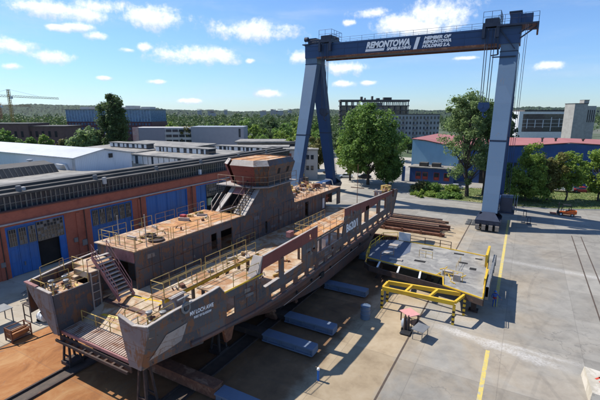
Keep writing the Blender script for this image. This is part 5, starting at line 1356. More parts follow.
q = MB(); q.prism([(TOP[i][0]+(-30.3-TOP[i][0])*.16, TOP[i][1]+(43-TOP[i][1])*.12, Z2-.25) for i in range(n)], (0,0,.12)); rf = q.build('wheelhouse_roof', M['deck_orange'], ship)
q = MB()
for i in range(3):
    q.box(-32.6+i*1.9,-32.54+i*1.9,39.5,46,Z2-.13,Z2-.09)
q.build('roof_beam', M['rust'], rf)
q = MB()
for i in range(n):
    for f in (0,.33,.66):
        j = (i+1) % n; a, b = Vector(ringpt(i,Z0)), Vector(ringpt(j,Z0)); c, d = Vector(ringpt(j,Z1)), Vector(ringpt(i,Z1))
        if i == 1 or (i == 2 and f == 0): q.bar(a.lerp(b,f)+Vector((.04,-.03,0)), d.lerp(c,f)+Vector((.04,-.03,0)),.06)
q.build('panel_frame', M['rust'], ship)

# railings
def rail_part(pts, m='rail', h=1.1, step=1.7, r=.032, mids=(.5,)):
    q = MB(); handrail(q, pts, h, step, r, mids); return q.build('railing', M[m], ship)
rail_part([(-33.9,38.95,11.1),(-28.6,38.95,11.1),(-27.05,40.2,11.1),(-27.05,47.1,11.1)], 'rail_rust', 1.25, 1.5, .035, (.5,))
d8 = C1+.1
rail_part([(vin(21.8)-.05,21.9,d8),(-31.4,21.9,d8)]); rail_part([(vin(22)-.05,22,d8),(vin(25.6)-.05,25.6,d8)])
rail_part([(vin(26.2)-.05,26.2,d8),(vin(31)-.05,31,d8)]); rail_part([(vin(31.3)-.05,31.3,d8),(vin(36.2)-.05,36.2,d8)])
for a, b in ((16.4,18.6),(22.2,25.2),(25.8,28.4),(28.9,31.6),(32,35.5)): rail_part([(-34.2 if a > 20 else vp(a)+.3,a,d8 if a > 20 else 6.6),(-34.2 if a > 20 else vp(b)+.3,b,d8 if a > 20 else 6.6)], 'rail' if a < 28 else 'rail_rust')
rail_part([(vin(48.4)-.05,48.4,C2+.1),(vin(53)-.05,53,C2+.1)], 'rail_rust'); rail_part([(-34.1,48.5,C2+.1),(-34.1,62.8,C2+.1)], 'rail_rust')
rail_part([(-30.3,15.5,6.35),(-30.3,18.3,6.35)]); rail_part([(vp(15.6)+.4,15.5,6.0),(-31.4,15.5,6.0)]); rail_part([(-32.8,15.9,6.0),(-32.8,18.2,6.0)])
rail_part([(-22.3,15.7,6.0),(-22.3,18.0,6.0)]); rail_part([(-20.9,15.6,6.0),(-19.9,15.6,6.0)]); rail_part([(-20.5,16,6.0),(-20.5,18.3,6.0)], 'rail', .9)
rail_part([(-22.7,18.3,7.05),(-22.6,23.4,7.05)],'rail'); rail_part([(-22.6,23.9,7.05),(-22.5,29.4,7.05)]); rail_part([(-22.7,18.3,7.05),(-21.4,18.3,7.05)])
rail_part([(-20.7,20.9,7.05),(-20.5,25.2,7.05)],'rail',1.1,1.6,.034); rail_part([(vs(22.2)-.2,22.2,7.05),(vs(25)-.2,25,7.05)],'rail',1.1,1.4)
rail_part([(-20.2,34.8,7.62),(-20.2,42,7.62)],'rail',1.1,1.0); rail_part([(-20.2,34.8,7.62),(-18.3,34.8,7.62)],'rail',1.1,.9); rail_part([(-17.7,35,7.62),(-17.7,41.5,7.62)],'rail_rust',.9,1.6,.025)
rail_part([(-30.0,17.25,3.4),(-22.9,17.25,3.4)],'rail',1.0,1.8,.04); rail_part([(-26.8,32.6,DK),(-28.2,34.2,DK)]); rail_part([(-18.2,22.2,DK),(-18.2,25,DK)],'rail')
rail_part([(-30.5,18.5,7.1),(-30.5,19.3,7.1)],'pinkprimer',1.1,.8); rail_part([(-32.4,18.4,7.1),(-30.9,18.4,7.1)]); rail_part([(-34.4,18.4,6.3),(-34.4,21.6,6.3)],'rail_rust')
q = MB(); q.tube((-28.9,23.2,8.2),(-28.9,23.2,11.2),.05); q.tube((-31.4,22.3,8.2),(-31.4,22.3,11),.05); q.build_each('pole', M['primer'], ship)
q = MB(); q.tube((-24.2,63.0,4.6),(-24.2,63.0,11.6),.05); q.bar((-25.4,63,7.6),(-23,63,7.6),.12); q.build('pole', M['rust'], ship)
# athwartship stair down to the vehicle deck
q = MB(); n_ = 12
for i in range(n_):
    f = i/(n_-1); q.box(-31.1+2.6*f-.05,-31.1+2.6*f+.26,19.5,20.8,7.95-3.1*f,8.02-3.1*f)
q.build_each('tread', M['primer'], ship)
for u in (19.4,20.81):
    q = MB(); q.prism([(-31.3,u,8.2),(-31.3,u,7.75),(-28.2,u,4.6),(-28.0,u,4.85)], (0,.1,0)); q.build('stringer', M['pinkprimer'], ship)
    q = MB()
    for f in (0,.5,1): q.tube((-31.2+2.9*f,u+.05,8.1-3.2*f),(-31.2+2.9*f,u+.05,9.1-3.2*f),.035)
    for h in (1.05,.55): q.tube((-31.2,u+.05,8.1+h),(-28.3,u+.05,4.9+h),.035)
    q.build('stair_handrail', M['pinkprimer'], ship)
q = MB()
for u in (18.5,19.2): q.bar((-30.2,u,3.8),(-30.2,u,7.05),.08)
for i in range(5): q.bar((-30.2,18.5,3.95+i*.7),(-30.2,19.2,3.95+i*.7),.07)
q.build('ladder', M['primer'], ship)
# mooring fittings
def bollard(x, y, z, h=.7, r=.2):
    q = MB(); q.lathe((x,y,z), [(r*.95,0),(r*.8,h*.1),(r*.8,h*.75),(r*1.15,h*.8),(r*1.15,h*.95),(r*.7,h)], 12); return q.build('bollard', M['steelgrey'], ship)
for x, y, z in ((-31.7,16.2,6),(-32.6,16.6,6),(-31.7,17.3,6),(-32.6,17.7,6),(-33.5,20.4,6.3),(-21.4,16.9,6),(-20.6,17.4,6),(-20.0,19.6,6),(-19.4,20.2,6),(-30,50,C2+.1),(-29.4,50.6,C2+.1)): bollard(x,y,z)
q = MB(); q.box(-22.0,-21.0,18.6,19.8,6.0,6.95); q.box(-22.1,-20.9,18.5,19.9,6.95,7.02); q.prism([(-21.0,18.6,6.9),(-20.4,18.6,6.0),(-21.0,18.6,6.0)], (0,.15,0)); q.build('winch_seat', M['primer'], ship)
q = MB(); u = 17.9; q.lathe((vs(u)-.02,u,7.15), [(.42,0),(.42,.1),(.26,.1),(.26,0)], 18, 'x'); q.tube((vs(u)-.1,u,7.5),(vs(u)-.1,u,7.9),.08); q.bar((vs(u)-.2,u-.5,7.8),(vs(u)-.2,u+.5,7.8),.14,.1); q.build('roller_fairlead', M['steelgrey'], ship)
rnd = random.Random(21)
for k, (x0,x1,y0,y1,z,nn) in enumerate(((-33.5,-28.5,52,62.5,C2+.1,30),(-19.2,-17.6,56,62,8.15,22),(-22.0,-19.8,16,20.4,6.0,14),(-32.6,-31.0,16.0,17.8,6.0,8),(-27.5,-19,24,48,DK,26),(-33.6,-30,23,36,C1+.11,14),(-22.4,-21.4,19,29,7.06,8))):
    for m in ('rust','rail','primer'):
        q = MB()
        for i in range(nn//2):
            x, y = rnd.uniform(x0,x1), rnd.uniform(y0,y1); w_ = rnd.uniform(.12,.5)*(1 if k < 2 else .7); h = rnd.uniform(.15,.8)*(1 if k < 2 else .45)
            if rnd.random() < .5: q.obox((x,y,z-(.9 if k == 1 else 0)), w_, rnd.uniform(.2,1.4), h+(.9 if k == 1 else 0), rnd.random()*3)
            else: sc_ = 1 if k < 2 else .35; q.tube((x,y,z),(x+rnd.uniform(-.8,.8)*sc_,y+rnd.uniform(-1,1)*sc_,z+h),.06)
        q.build_each('deck_gear', M[m], ship)
# writing on the hull side
a, b = 17.55, 20.05
d_ = Vector((vs(b)-vs(a), b-a, 0)).normalized()
def side_text(txt, u, z, size, width, bold=.01, shear=0.0, tilt=.0):
    return text_part('lettering', txt, size, (vs(u)+.02,u,z), (d_.x if u < 25 else 0, d_.y if u < 25 else 1, tilt), (-(0),0,1), M['letter'], ship, shear, width, bold, .012)
side_text('MV LOCH AWE', 18.15, 6.42, .42, 1.95, .008); side_text('PORT OF GLASGOW', 18.45, 6.1, .24, 1.45, .004)
side_text('B620/1', 42.0, 6.25, 1.35, 3.6, .03)

# weld seams, primer patches and chalked marks on the shell and the casing
rnd = random.Random(33)
def seam(name, side, segs_, m):
    q = MB()
    for (u0,u1,z0,z1) in segs_:
        q.bar((side(u0)+.006,u0,z0),(side(u1)+.006,u1,z1),.014,.05) if abs(u1-u0) > .01 else q.box(side(u0)+.0015,side(u0)+.012,u0-.025,u0+.025,z0,z1)
    q.build_each(name, m, ship)
wl = [(u,u,5.05,z) for u,z in ((23.3,7.1),(24.4,6.9),(32.2,7.7),(33.6,8.7),(34.5,5.9),(36.9,5.85),(39.2,5.8),(43.2,9.0),(45.0,9.0),(46.6,8.9),(49.2,8.5),(54.1,8.4),(58.0,8.3),(59.3,8.2))]
wl += [(31.6,34.6,6.7,6.7),(34.6,40.9,5.35,5.35),(41,47,7.55,7.5),(22.2,24.6,6.1,6.1),(28.3,31.5,5.5,5.5)]
seam('weld_seam', vs, wl, M['rust'])
seam('weld_seam', vin, [(u,u,DK+.1,7.9) for u in (24.4,27.2,30.0,36.0,39.4,42.8,45.2,47.2)]+[(u,u,DK+.1,7.3) for u in (48.6,50.2,53.2,55.2)]+[(22,31,6.4,6.4),(35,40.9,6.2,6.2),(41.6,47.9,6.6,6.6),(48.2,50.8,6.2,6.2)], M['rust_dark'])
pm = [mat('grey_primer_patch', (.16,.16,.165), (.12,.12,.125), 2, .7), mat('brown_primer_patch', (.14,.060,.042), (.105,.050,.038), 2, .75), mat('ground_steel_patch', (.21,.20,.195), (.15,.145,.14), 3, .5, .3)]
def patches(side, us_, zs_, n, par):
    for i in range(n):
        u = rnd.uniform(*us_); z = rnd.uniform(*zs_); a = rnd.uniform(.25,1.0); b = rnd.uniform(.15,.6); q = MB()
        q.hexa([(side(u)+.002,u,z),(side(u)+.009,u,z),(side(u+a)+.009,u+a,z+rnd.uniform(-.05,.05)),(side(u+a)+.002,u+a,z),(side(u)+.002,u+.03,z+b),(side(u)+.009,u+.03,z+b),(side(u+a)+.009,u+a-.04,z+b*.9),(side(u+a)+.002,u+a-.04,z+b*.9)])
        q.build('primer_patch', pm[i%3], ship)
patches(vs, (22.3,23.8), (5.1,6.3), 3, ship); patches(vs, (34.8,40), (5.05,5.5), 4, ship); patches(vs, (41.8,46), (5.1,6.0), 6, ship); patches(vs, (41.9,45.8), (7.4,8.3), 4, ship); patches(vs, (31.7,33.6), (5.1,7.0), 5, ship)
patches(vin, (22.5,30), (4.9,7.3), 6, ship); patches(vin, (35,40), (4.8,7.4), 5, ship); patches(vin, (42,47), (4.8,7.6), 5, ship); patches(vin, (48.2,50), (4.8,6.8), 4, ship)

for pts, m in (([(vs(15.8)-.25,15.8,6.0),(vs(17.0)-.25,17.0,6.0)],'rail'),([(-21.5,18.4,7.05),(-21.2,29.2,7.05)],'rail'),([(-28.1,35,DK),(-28.0,38.5,DK)],'rail'),([(-18.0,25.6,DK),(-17.9,31.2,DK)],'rail'),
        ([(-20.4,25.2,7.05),(-18.2,25.2,7.05)],'rail'),([(-31.2,15.6,6.0),(-30.5,15.6,6.0)],'rail'),([(vin(53.4)-.05,53.4,C2+.1),(vin(58.5)-.05,58.5,C2+.1)],'rail_rust'),([(-34.1,36.4,C1+.1),(-34.1,35.7,C1+.1)],'rail'),
        ([(-33.9,22.3,C1+.1),(-31.6,22.3,C1+.1)],'rail'),([(-30.6,23.9,C1+.1),(-28.9,23.9,C1+.1)],'rail'),([(-30.8,26.1,C1+.1),(-28.9,26.1,C1+.1)],'rail')):
    rail_part(pts, m, 1.1, 1.3)
# ------------------------------------------------------------------ load-out beams and stands under the hull
def beam(u, v0, v1, label, h=.72, bl=True):
    t = thing('support_beam', label, 'beam', (v1,u,0), 'steel beams under the ferry hull')
    q = MB(); 
    v0 = max(v0,-18.7); q.box(v0,v1,u-.55,u+.55,.17,.17+.12); q.box(v0,v1,u-.55,u+.55,h,h+.12); q.box(v0,v1,u-.4,u-.3,.29,h); q.box(v0,v1,u+.3,u+.4,.29,h)
    q.build('girder', M['beamblue'], t)
    q = MB(); q.box(v1+.001,v1+.06,u-.5,u+.5,.2,h+.1); q.build('end_plate', M['beamblue'], t)
    q = MB()
    for x in np.arange(v0+.5,v1,1.4): q.box(x,x+.08,u+.401,u+.5,.29,h); q.box(x,x+.08,u-.5,u-.401,.29,h)
    q.build('stiffener', M['beamblue'], t)
    if bl:
        q = MB(); q.box(-34,v0-.02,u-.3,u+.3,.17,.72); q.box(-34,v0-.02,u-.42,u+.42,.721,.82); q.build('brown_girder', M['rust_dark'], t)
    for v in (v0+1.5,(v0+v1)/2,v1-1.2):
        pass
    return t
t = beam(18.9,-17.2,-14.0,'nearest blue steel beam end, at the bottom edge beside the bow', bl=False)
q = MB(); q.box(-33,-17.25,18.55,19.25,.17,1.05); q.box(-33,-17.25,18.4,19.4,1.05,1.15); q.build('brown_girder', M['rust'], t)
beam(26.9,-34,-13.7,'blue steel beam under the hull, second from the bow')
beam(30.7,-34,-13.6,'blue steel beam under the hull, third from the bow')
beam(39.5,-34,-13.7,'blue steel beam farthest from the bow that sticks out of the hull shadow')
beam(50.5,-34,-15.5,'blue steel beam behind the elevated deck section, deepest under the hull')
def stand(x, y, zt, label):
    t = thing('hull_stand', label, 'stand', (x,y,0), 'rusty stands carrying the hull')
    q = MB(); q.box(x-.6,x+.6,y-.6,y+.6,.0,.3); q.build('base', M['rust_dark'], t)
    q = MB()
    for sx in (-.45,.45):
        for sy in (-.45,.45): q.bar((x+sx,y+sy,.3),(x+sx*.5,y+sy*.5,zt-.3),.14)
    q.bar((x-.4,y-.4,.8),(x+.4,y-.4,.8),.1); q.bar((x-.4,y+.4,.8),(x+.4,y+.4,.8),.1); q.build('leg', M['rust_dark'], t)
    q = MB(); q.box(x-.45,x+.45,y-.45,y+.45,zt-.3,zt); q.build('timber', mat('stand_timber', (.26,.19,.12), (.18,.13,.08), 2, .9) if 'stand_timber' not in bpy.data.materials else bpy.data.materials['stand_timber'], t)
stand(-21.2,16.0,3.45,'rusty stand under the near corner of the starboard bow'); stand(-30.6,16.4,3.1,'rusty stand under the port corner of the bow')
stand(-21.2,23.5,2.7,'rusty stand just behind the brown girder under the hull side')
q = MB(); q.prism([(-20.9,30.0,.2),(-19.6,30,.2),(-20.0,30,1.25),(-20.6,30,1.25)],(0,.5,0)); q.prism([(-20.9,34.0,.2),(-19.6,34,.2),(-20.0,34,1.3),(-20.6,34,1.3)],(0,.5,0))
tag(q.build('keel_wedge', M['rust'], at=(-20.3,32,0)), 'pair of rusty wedges under the bilge between the blue beams', 'wedge')

# ------------------------------------------------------------------ elevated deck section
pz = 2.5
plat = thing('deck_section', 'elevated grey steel ship deck section with yellow edges standing beside the hull', 'ship section', (-8.5,46,0))
out_ = [(-15.4,43.3),(-14.6,42.6),(-11.4,42.0),(-6.3,41.1),(-2.05,39.5),(-2.6,52.6),(-8.6,53.5),(-14.3,53.8),(-16.2,52.8),(-16.4,48)]
# plate with three open bays along its near edge
q = MB()
def plate(poly, z0=pz-.08, z1=pz): q.prism([(x,y,z0) for x,y in poly], (0,0,z1-z0))
plate([(-16.4,48),(-15.6,44.9),(-13.9,44.5),(-6.4,43.2),(-6.0,41.05),(-2.05,39.5),(-2.6,52.6),(-8.6,53.5),(-14.3,53.8),(-16.2,52.8)])
q.build('deck_plate', mat('grey_deck_plate', (.27,.26,.235), (.19,.18,.165), .9, .7, c3=(.35,.33,.29), scale3=.5, cover3=.54, spread=(.42,.6)), plat)
q = MB(); q.prism([(x,y,pz+.002) for x,y in ((-16.35,48),(-15.55,44.95),(-13.9,44.55),(-13.1,44.4),(-11.6,49.5),(-12.4,53.6),(-14.3,53.75),(-16.15,52.75))], (0,0,.012)); q.build('deck_patch', mat('blue_grey_patch', (.085,.105,.15), (.12,.14,.18), .6, .6, c3=(.2,.21,.22), scale3=.5, cover3=.62), plat)  # blue grey layer over the left part of the deck
q = MB()
for i in range(len(out_)):
    a, b = out_[i], out_[(i+1)%len(out_)]; q.bar((*a,pz-.35),(*b,pz-.35),.12,.62)
for a, b in (((-13.9,44.5),(-13.6,42.4)),((-11.4,44.1),(-11.1,41.9)),((-8.9,43.65),(-8.6,41.5))): q.bar((*a,pz-.3),(*b,pz-.3),.14,.5)
for x in (-14,-11.5,-9,-6.5,-4): q.bar((x,44.2,pz-.35),(x+.1,53.2,pz-.35),.14,.5)
q.build('edge_beam', M['rust_dark'], plat)
q = MB()
for a, b in (((-13.9,44.4),(-13.6,42.5)),((-11.4,44.0),(-11.1,42.0)),((-8.9,43.6),(-8.6,41.6))): q.bar((*a,pz+.02),(*b,pz+.02),.2,.04)
q.build_each('bay_divider', M['white'], plat)
q = MB()
for a, b in (((-15.6,44.9),(-6.4,43.2)),((-6.4,43.2),(-6.0,41.0)),((-6.0,41.0),(-2.1,39.6)),((-2.1,39.6),(-2.65,52.5)),((-2.65,52.5),(-8.6,53.4)),((-8.6,53.4),(-14.2,53.7))): q.bar((*a,pz+.05),(*b,pz+.05),.12,.12)
q.build('toe_board', M['yellow'], plat)
def prail(pts, h=1.1, step=1.5, m='rail', r=.035):
    q = MB(); handrail(q, [(x,y,pz) for x,y in pts], h, step, r); return q.build('railing', M[m], plat)
prail([(-15.3,43.4),(-16.35,48),(-16.15,52.7),(-14.4,53.7)],1.1,1.5,'yellow',.045); prail([(-12.6,53.6),(-8.6,53.4),(-7.2,53.2)],1.0,2.0,'rust_dark',.05)
prail([(-13.9,44.6),(-13.0,47.0)],1.2,2.5,'rail_rust'); prail([(-6.3,43.3),(-4.4,42.9)],1.0,1.0,'yellow'); prail([(-2.6,52.4),(-2.1,39.7)],.55,2.2,'yellow',.04)
prail([(-10.2,48.5),(-8.6,48.4)],.9,.8,'rail'); prail([(-5.5,46),(-5.4,49)],.7,1.5,'rail',.02)
q = MB(); q.box(-2.75,-2.5,48.6,52.4,pz+.1,pz+1.5); q.box(-2.35,-2.15,43,46,pz+.1,pz+.8); q.build_each('side_guard', M['yellow'], plat)
q = MB(); q.box(-2.0,-1.75,41,51.5,pz-.3,pz+.75)
for y in (41,43.6,46.2,48.8,51.4): q.box(-2.02,-1.7,y,y+.12,pz-.6,pz+.76)
q.build('fender_rack', M['steelgrey'], plat)
q = MB(); q.box(-14.2,-12.6,53.5,53.62,pz+.1,pz+1.25); q.build('placard', M['white'], plat)
q = MB()
for x, y, w_, l in ((-10.4,46.6,1.3,.6),(-5.6,48.6,1.0,.5),(-4.2,47.0,.7,.7),(-6.6,51.6,1.2,.5),(-10.6,51.6,1.4,.5),(-4.0,50.9,.8,.4)): q.box(x,x+w_,y,y+l,pz+.003,pz+.02)
q.build_each('deck_opening', M['void'], plat)
q = MB(); rnd = random.Random(4)
for x, y, w_, l, h in ((-14.8,50.6,1.5,.9,.12),(-14.4,47.2,1.2,.6,.15),(-13.2,45.7,1.6,.5,.12),(-6.6,43.9,1.0,.5,.5),(-5.3,42.7,.7,.5,.7)): q.box(x,x+w_,y,y+l,pz+.01,pz+.01+h)
q.build_each('loose_plate', M['primer'], plat)
q = MB()
for i in range(16):
    x, y = rnd.uniform(-7.4,-4.4), rnd.uniform(41.8,45.6); 
    if y > 43.3 or x > -5.9: q.tube((x,y,pz+.05),(x+rnd.uniform(-.6,.6),y+rnd.uniform(-.4,.4),pz+rnd.uniform(.1,.5)),.05)
q.build('tackle', M['yellow'], plat)
for x, y in ((-14.2,45.4),(-14.4,52),(-3.2,51.4),(-3.0,42.0),(-8.6,47.5)):
    q = MB(); q.box(x-.25,x+.25,y-.25,y+.25,0,pz-.45); q.box(x-.45,x+.45,y-.45,y+.45,0.001,.12); q.build('support_post', M['rust_dark'], plat)

# yellow trestle in front of it
tr = thing('trestle', 'long yellow steel trestle with black banded legs before the deck section', 'trestle', (-8,38.5,0))
q = MB(); A, B, C_, D = (-11.45,37.9),(-4.4,37.95),(-3.75,40.4),(-11.4,39.6)
for a, b in ((A,B),(D,C_)): q.bar((*a,2.22),(*b,2.22),.24,.4)
q.build('long_beam', M['yellow'], tr)
q = MB()
for f in (0.0,.33,.66,1.0):
    a = Vector((*A,2.28)).lerp(Vector((*B,2.28)), f); b = Vector((*D,2.28)).lerp(Vector((*C_,2.28)), f); dd = (b-a).normalized()*.13; q.bar(a+dd,b-dd,.22,.26)
q.build_each('cross_beam', M['yellow'], tr)
for x, y in (A,B,C_,D):
    q = MB(); q.box(x-.12,x+.12,y-.12,y+.12,0,2.02); lg = q.build('leg', M['yellow'], tr)
    q = MB()
    for z in (.25,.75,1.25): q.box(x-.125,x+.125,y-.125,y+.125,z,z+.22)
    q.build_each('hazard_band', M['black'], lg)

# ------------------------------------------------------------------ loose things on the yard
# welding table with a pink plate, gas bottles and their shadow-casting sheet
t = thing('work_table', 'work table with a faded pink top beside the yellow trestle', 'table', (-8.3,36.2,0))
q = MB(); q.prism([(-9.2,36.4,.95),(-8.0,35.5,.95),(-7.2,36.5,.95),(-8.4,37.4,.95)], (0,0,.06)); q.build('table_top', mat('pink_sheet', (.62,.30,.28), (.54,.26,.24), 1, .7), t)
for x, y in ((-9.0,36.4),(-8.0,35.65),(-7.4,36.5),(-8.4,37.2)): box_part('leg', M['rust_dark'], t, x-.05,x+.05,y-.05,y+.05,0,.95)
t = thing('gas_trolley', 'trolley of gas cylinders and a pale sack below the pink work table', 'trolley', (-7.9,34.3,0))
for x, y in ((-8.15,34.6),(-7.85,34.6)):
    q = MB(); q.lathe((x,y,.15), [(.13,0),(.14,.1),(.14,1.2),(.05,1.4),(.05,1.5)], 12); q.build('gas_cylinder', M['rust_dark'], t)
q = MB(); q.box(-8.4,-7.5,33.7,34.9,.08,.15); q.bar((-8.3,34.85,.1),(-8.3,34.85,1.2),.05); q.bar((-7.6,34.85,.1),(-7.6,34.85,1.2),.05); q.bar((-8.3,34.85,1.2),(-7.6,34.85,1.2),.05); q.build('frame', M['black'], t)
for x in (-8.45,-7.5):
    q = MB(); q.lathe((x,34.5,.16), [(.16,0),(.16,.07)], 12, 'x'); q.build('wheel', M['tyre'], t)
q = MB(); q.lathe((-8.3,35.2,.0), [(.25,0),(.36,.15),(.38,.5),(.3,.8),(.12,.92)], 10); q.build('sack', mat('pale_sack', (.36,.40,.45), (.28,.32,.38), 2, .8), t, smooth=True)
q = MB(); q.prism([(-7.3,33.4,1.0),(-6.2,33.2,1.0),(-5.9,34.6,1.0),(-7.0,34.9,1.0)], (0,0,.04)); 
for x, y in ((-7.15,33.5),(-6.3,33.35),(-6.05,34.5),(-6.95,34.75)): q.box(x-.03,x+.03,y-.03,y+.03,0,1.0)
tag(q.build('metal_stand', M['steelgrey'], at=(-6.6,34,0)), 'small bare metal stand beside the gas cylinder trolley', 'stand')
# barrel, bollard post, concrete block
q = MB(); q.lathe((-12.2,35.0,0), [(.46,0),(.5,.04),(.48,.1),(.48,.45),(.52,.5),(.48,.55),(.48,.9),(.52,.95),(.48,1.0),(.48,1.3),(.5,1.36),(.44,1.38)], 18)
b_ = tag(q.build('barrel', mat('barrel_slate', (.10,.14,.20), (.13,.17,.22), 1, .5), at=(-12.2,35,0)), 'slate blue barrel in the ship shadow left of the yellow trestle', 'barrel')
q = MB(); q.lathe((-12.3,35.55,.6), [(.05,0),(.05,.3)], 8); 
t = thing('bollard', 'blue post with a pale cap standing in the ship shadow at the bottom', 'bollard', (-12.0,24.2,0))
q = MB(); q.tube((-12,24.2,0),(-12,24.2,.9),.09,n=10); q.build('post', M['blue'], t)
q = MB(); q.lathe((-12,24.2,.9), [(.1,0),(.12,.04),(.1,.16),(.04,.2)], 10); q.build('cap', M['white'], t)
t = thing('concrete_block', 'sandy concrete block with red paint marks at the lower right edge', 'block', (7.2,33,0))
q = MB(); q.hexa([(5.75,31.3,0),(9.2,30.7,0),(9.6,34.2,0),(5.6,34.9,0),(5.85,31.4,.85),(9.1,30.85,.85),(9.5,34.1,.85),(5.7,34.75,.85)]); q.build('block', mat('sandy_concrete', (.47,.42,.33), (.36,.32,.25), 1.2, .85, c3=(.55,.50,.42), scale3=.6, cover3=.5), t)
q = MB()
for a, b in (((6.25,33.3),(6.75,33.9)),((6.45,33.0),(7.2,33.8)),((6.9,33.0),(6.5,33.7)),((7.3,33.1),(7.0,33.8)),((6.7,32.8),(7.5,33.0))): q.bar((*a,.857),(*b,.857),.14,.008)
q.build('paint_mark', mat('red_paint', (.60,.07,.03), (.5,.05,.03), 4, .6), t)
# rusty profile stacks
st = thing('steel_stack', 'long pile of rusty steel profiles lying on sleepers beyond the deck section', 'steel pile', (-16,71,0))
for i, y in enumerate((-21.5,-18,-14.5,-11.5)): box_part('sleeper', M['primer'], st, y-.12,y+.12,67.6,74.2,0,.25)
rnd = random.Random(9)
mm = [mat('rust_brown', (.21,.10,.06), (.13,.06,.04), 2, .85), mat('rust_pale', (.30,.19,.12), (.21,.12,.075), 2, .85), M['rust_dark']]
for k in range(17):
    y = 68.0+ (k % 9)*.68; z = .26+(k//9)*.5; L0, L1 = -23+rnd.uniform(-1,.6), -10.6+rnd.uniform(-1.3,.9); dy = rnd.uniform(-.3,.3)
    q = MB(); h = rnd.uniform(.3,.48)
    for zz in (z,z+h-.05): q.bar((L0,y,zz+.025),(L1,y+dy,zz+.025),rnd.uniform(.26,.4),.05)
    q.bar((L0,y,z+h/2),(L1,y+dy,z+h/2),.06,h-.1); q.build('profile', mm[k % 3], st)
q = MB(); q.box(-23,-10.2,66.5,67.1,.1,.45)
for i in range(4):
    x = -20.6+i*3.2; q.box(x,x+.5,66.3,67.3,0,.1); q.box(x+.1,x+.45,66.35,66.5,.1,.75)
tag(q.build('steel_profile', M['rust'], at=(-16.6,66.8,0)), 'single long rusty profile on blocks in front of the steel pile', 'steel profile')
q = MB(); q.box(-22.8,-12.2,75.8,76.3,.05,.5); q.box(-22.8,-12.2,75.7,76.4,.5,.58); tag(q.build('steel_profile', M['rust_dark'], at=(-17,76,0)), 'dark long profile lying behind the steel pile, farther back', 'steel profile')
q = MB(); q.box(-23.4,-15.0,60.6,61.0,.2,.7); q.box(-23.4,-15.0,60.5,61.1,.0,.2)
for i in range(12): q.box(-23.2+i*.7,-23.05+i*.7,60.3,60.5,.1,.5)
tag(q.build('steel_profile', M['rust'], at=(-19,60.8,0)), 'toothed rusty profile on the ground between the hull and the deck section', 'steel profile')
for i in range(3):
    t = MB(); x0 = -8.3+i*.95; 
    for k in range(6): t.box(x0+.14*k,x0+.06+.14*k,76.6,80.6,.12,.2)
    for y in (76.6,78.6,80.5): t.box(x0,x0+.8,y,y+.12,.0,.12)
    tag(t.build('grating', M['steelgrey'], at=(x0,78.5,0)), ['grey grating lying farthest left before the crane leg','grey grating lying in the middle of the three before the crane leg','grey grating lying nearest to the crane bogie'][i], 'grating', 'gratings before the crane leg')
for i, (x, y) in enumerate(((1.0,83.0),(1.9,82.6),(1.2,88.3))):
    q = MB(); q.box(x-.35,x+.35,y-.3,y+.3,0,.15); q.box(x-.3,x-.2,y-.25,y+.25,.15,1.3); q.box(x+.2,x+.3,y-.25,y+.25,.15,1.3); q.box(x-.3,x+.3,y-.08,y+.08,1.15,1.3)
    tag(q.build('rail_buffer', M['cranedark'] if i else M['steelgrey'], at=(x,y,0)), ['pale steel stop standing nearest the yellow line behind the crane leg','dark steel stop right of the pale one behind the crane leg','dark steel stop farthest behind the crane leg'][i], 'stop block', 'stop blocks behind the crane leg')
# clutter left of the bow
t = thing('rack', 'rusty open pallet rack standing on the orange strip left of the bow', 'rack', (-38.4,16.2,0))
q = MB()
for x in (-39.0,-37.9):
    for y in (15.4,17.0): q.box(x-.05,x+.05,y-.05,y+.05,0,1.25)
for z in (.35,.8,1.2):
    for y in (15.4,17.0): q.bar((-39.0,y,z),(-37.9,y,z),.07)
    for x in (-39.0,-37.9): q.bar((x,15.4,z),(x,17.0,z),.07)
q.build('frame', M['rust'], t)
q = MB()
for i in range(7): q.bar((-38.95+i*.17,15.42,.35),(-38.95+i*.17,15.42,1.2),.06)
for i in range(6): q.obox((-38.8+i*.16,16.2,.38), .1, 1.5, .35+.06*(i%3), .03*i)
q.build('bar_stock', mat('orange_stock', (.38,.17,.06), (.26,.11,.05), 2, .8), t)
t = thing('welding_machine', 'white welding machine on wheels under a steel frame beside the port bow', 'machine', (-39.8,19.3,0))
q = MB(); q.lathe((-39.5,19.0,.55), [(.42,-.5),(.5,-.4),(.5,.4),(.42,.5)], 14, 'x'); q.box(-39.9,-38.8,19.5,20.3,.2,1.1); q.build('body', M['white'], t)
q = MB(); q.lathe((-38.98,19.0,.55), [(.2,0),(.2,.06)], 12, 'x'); q.build('panel', M['black'], t)
for y in (18.7,20.1):
    q = MB(); q.lathe((-39.9,y,.22), [(.22,0),(.22,.1)], 12, 'x'); q.build('wheel', M['tyre'], t)
q = MB()
for x in (-41.4,-40.2):
    for y in (18.2,20.2): q.box(x-.04,x+.04,y-.04,y+.04,0,1.7)
for y in (18.2,20.2): q.bar((-41.4,y,1.68),(-40.2,y,1.68),.07); q.bar((-41.4,y,.6),(-40.2,y,.6),.06)
for x in (-41.4,-40.2): q.bar((x,18.2,1.68),(x,20.2,1.68),.07)
q.box(-41.4,-40.6,18.3,20.1,1.7,1.76); tag(q.build('work_bench', M['rust_dark'], at=(-40.8,19.2,0)), 'dark steel framed work bench beside the white welding machine', 'bench')
q = MB()
for x in (-43.4,-41.9):
    for y in (15.6,17.4): q.box(x-.04,x+.04,y-.04,y+.04,0,1.5)
q.box(-43.5,-41.8,15.5,17.5,1.5,1.56); q.bar((-43.4,15.6,.5),(-41.9,15.6,.5),.05); tag(q.build('work_bench', M['steelgrey'], at=(-42.6,16.5,0)), 'grey steel bench at the left edge beyond the rusty rack', 'bench')
q = MB(); rnd = random.Random(6)
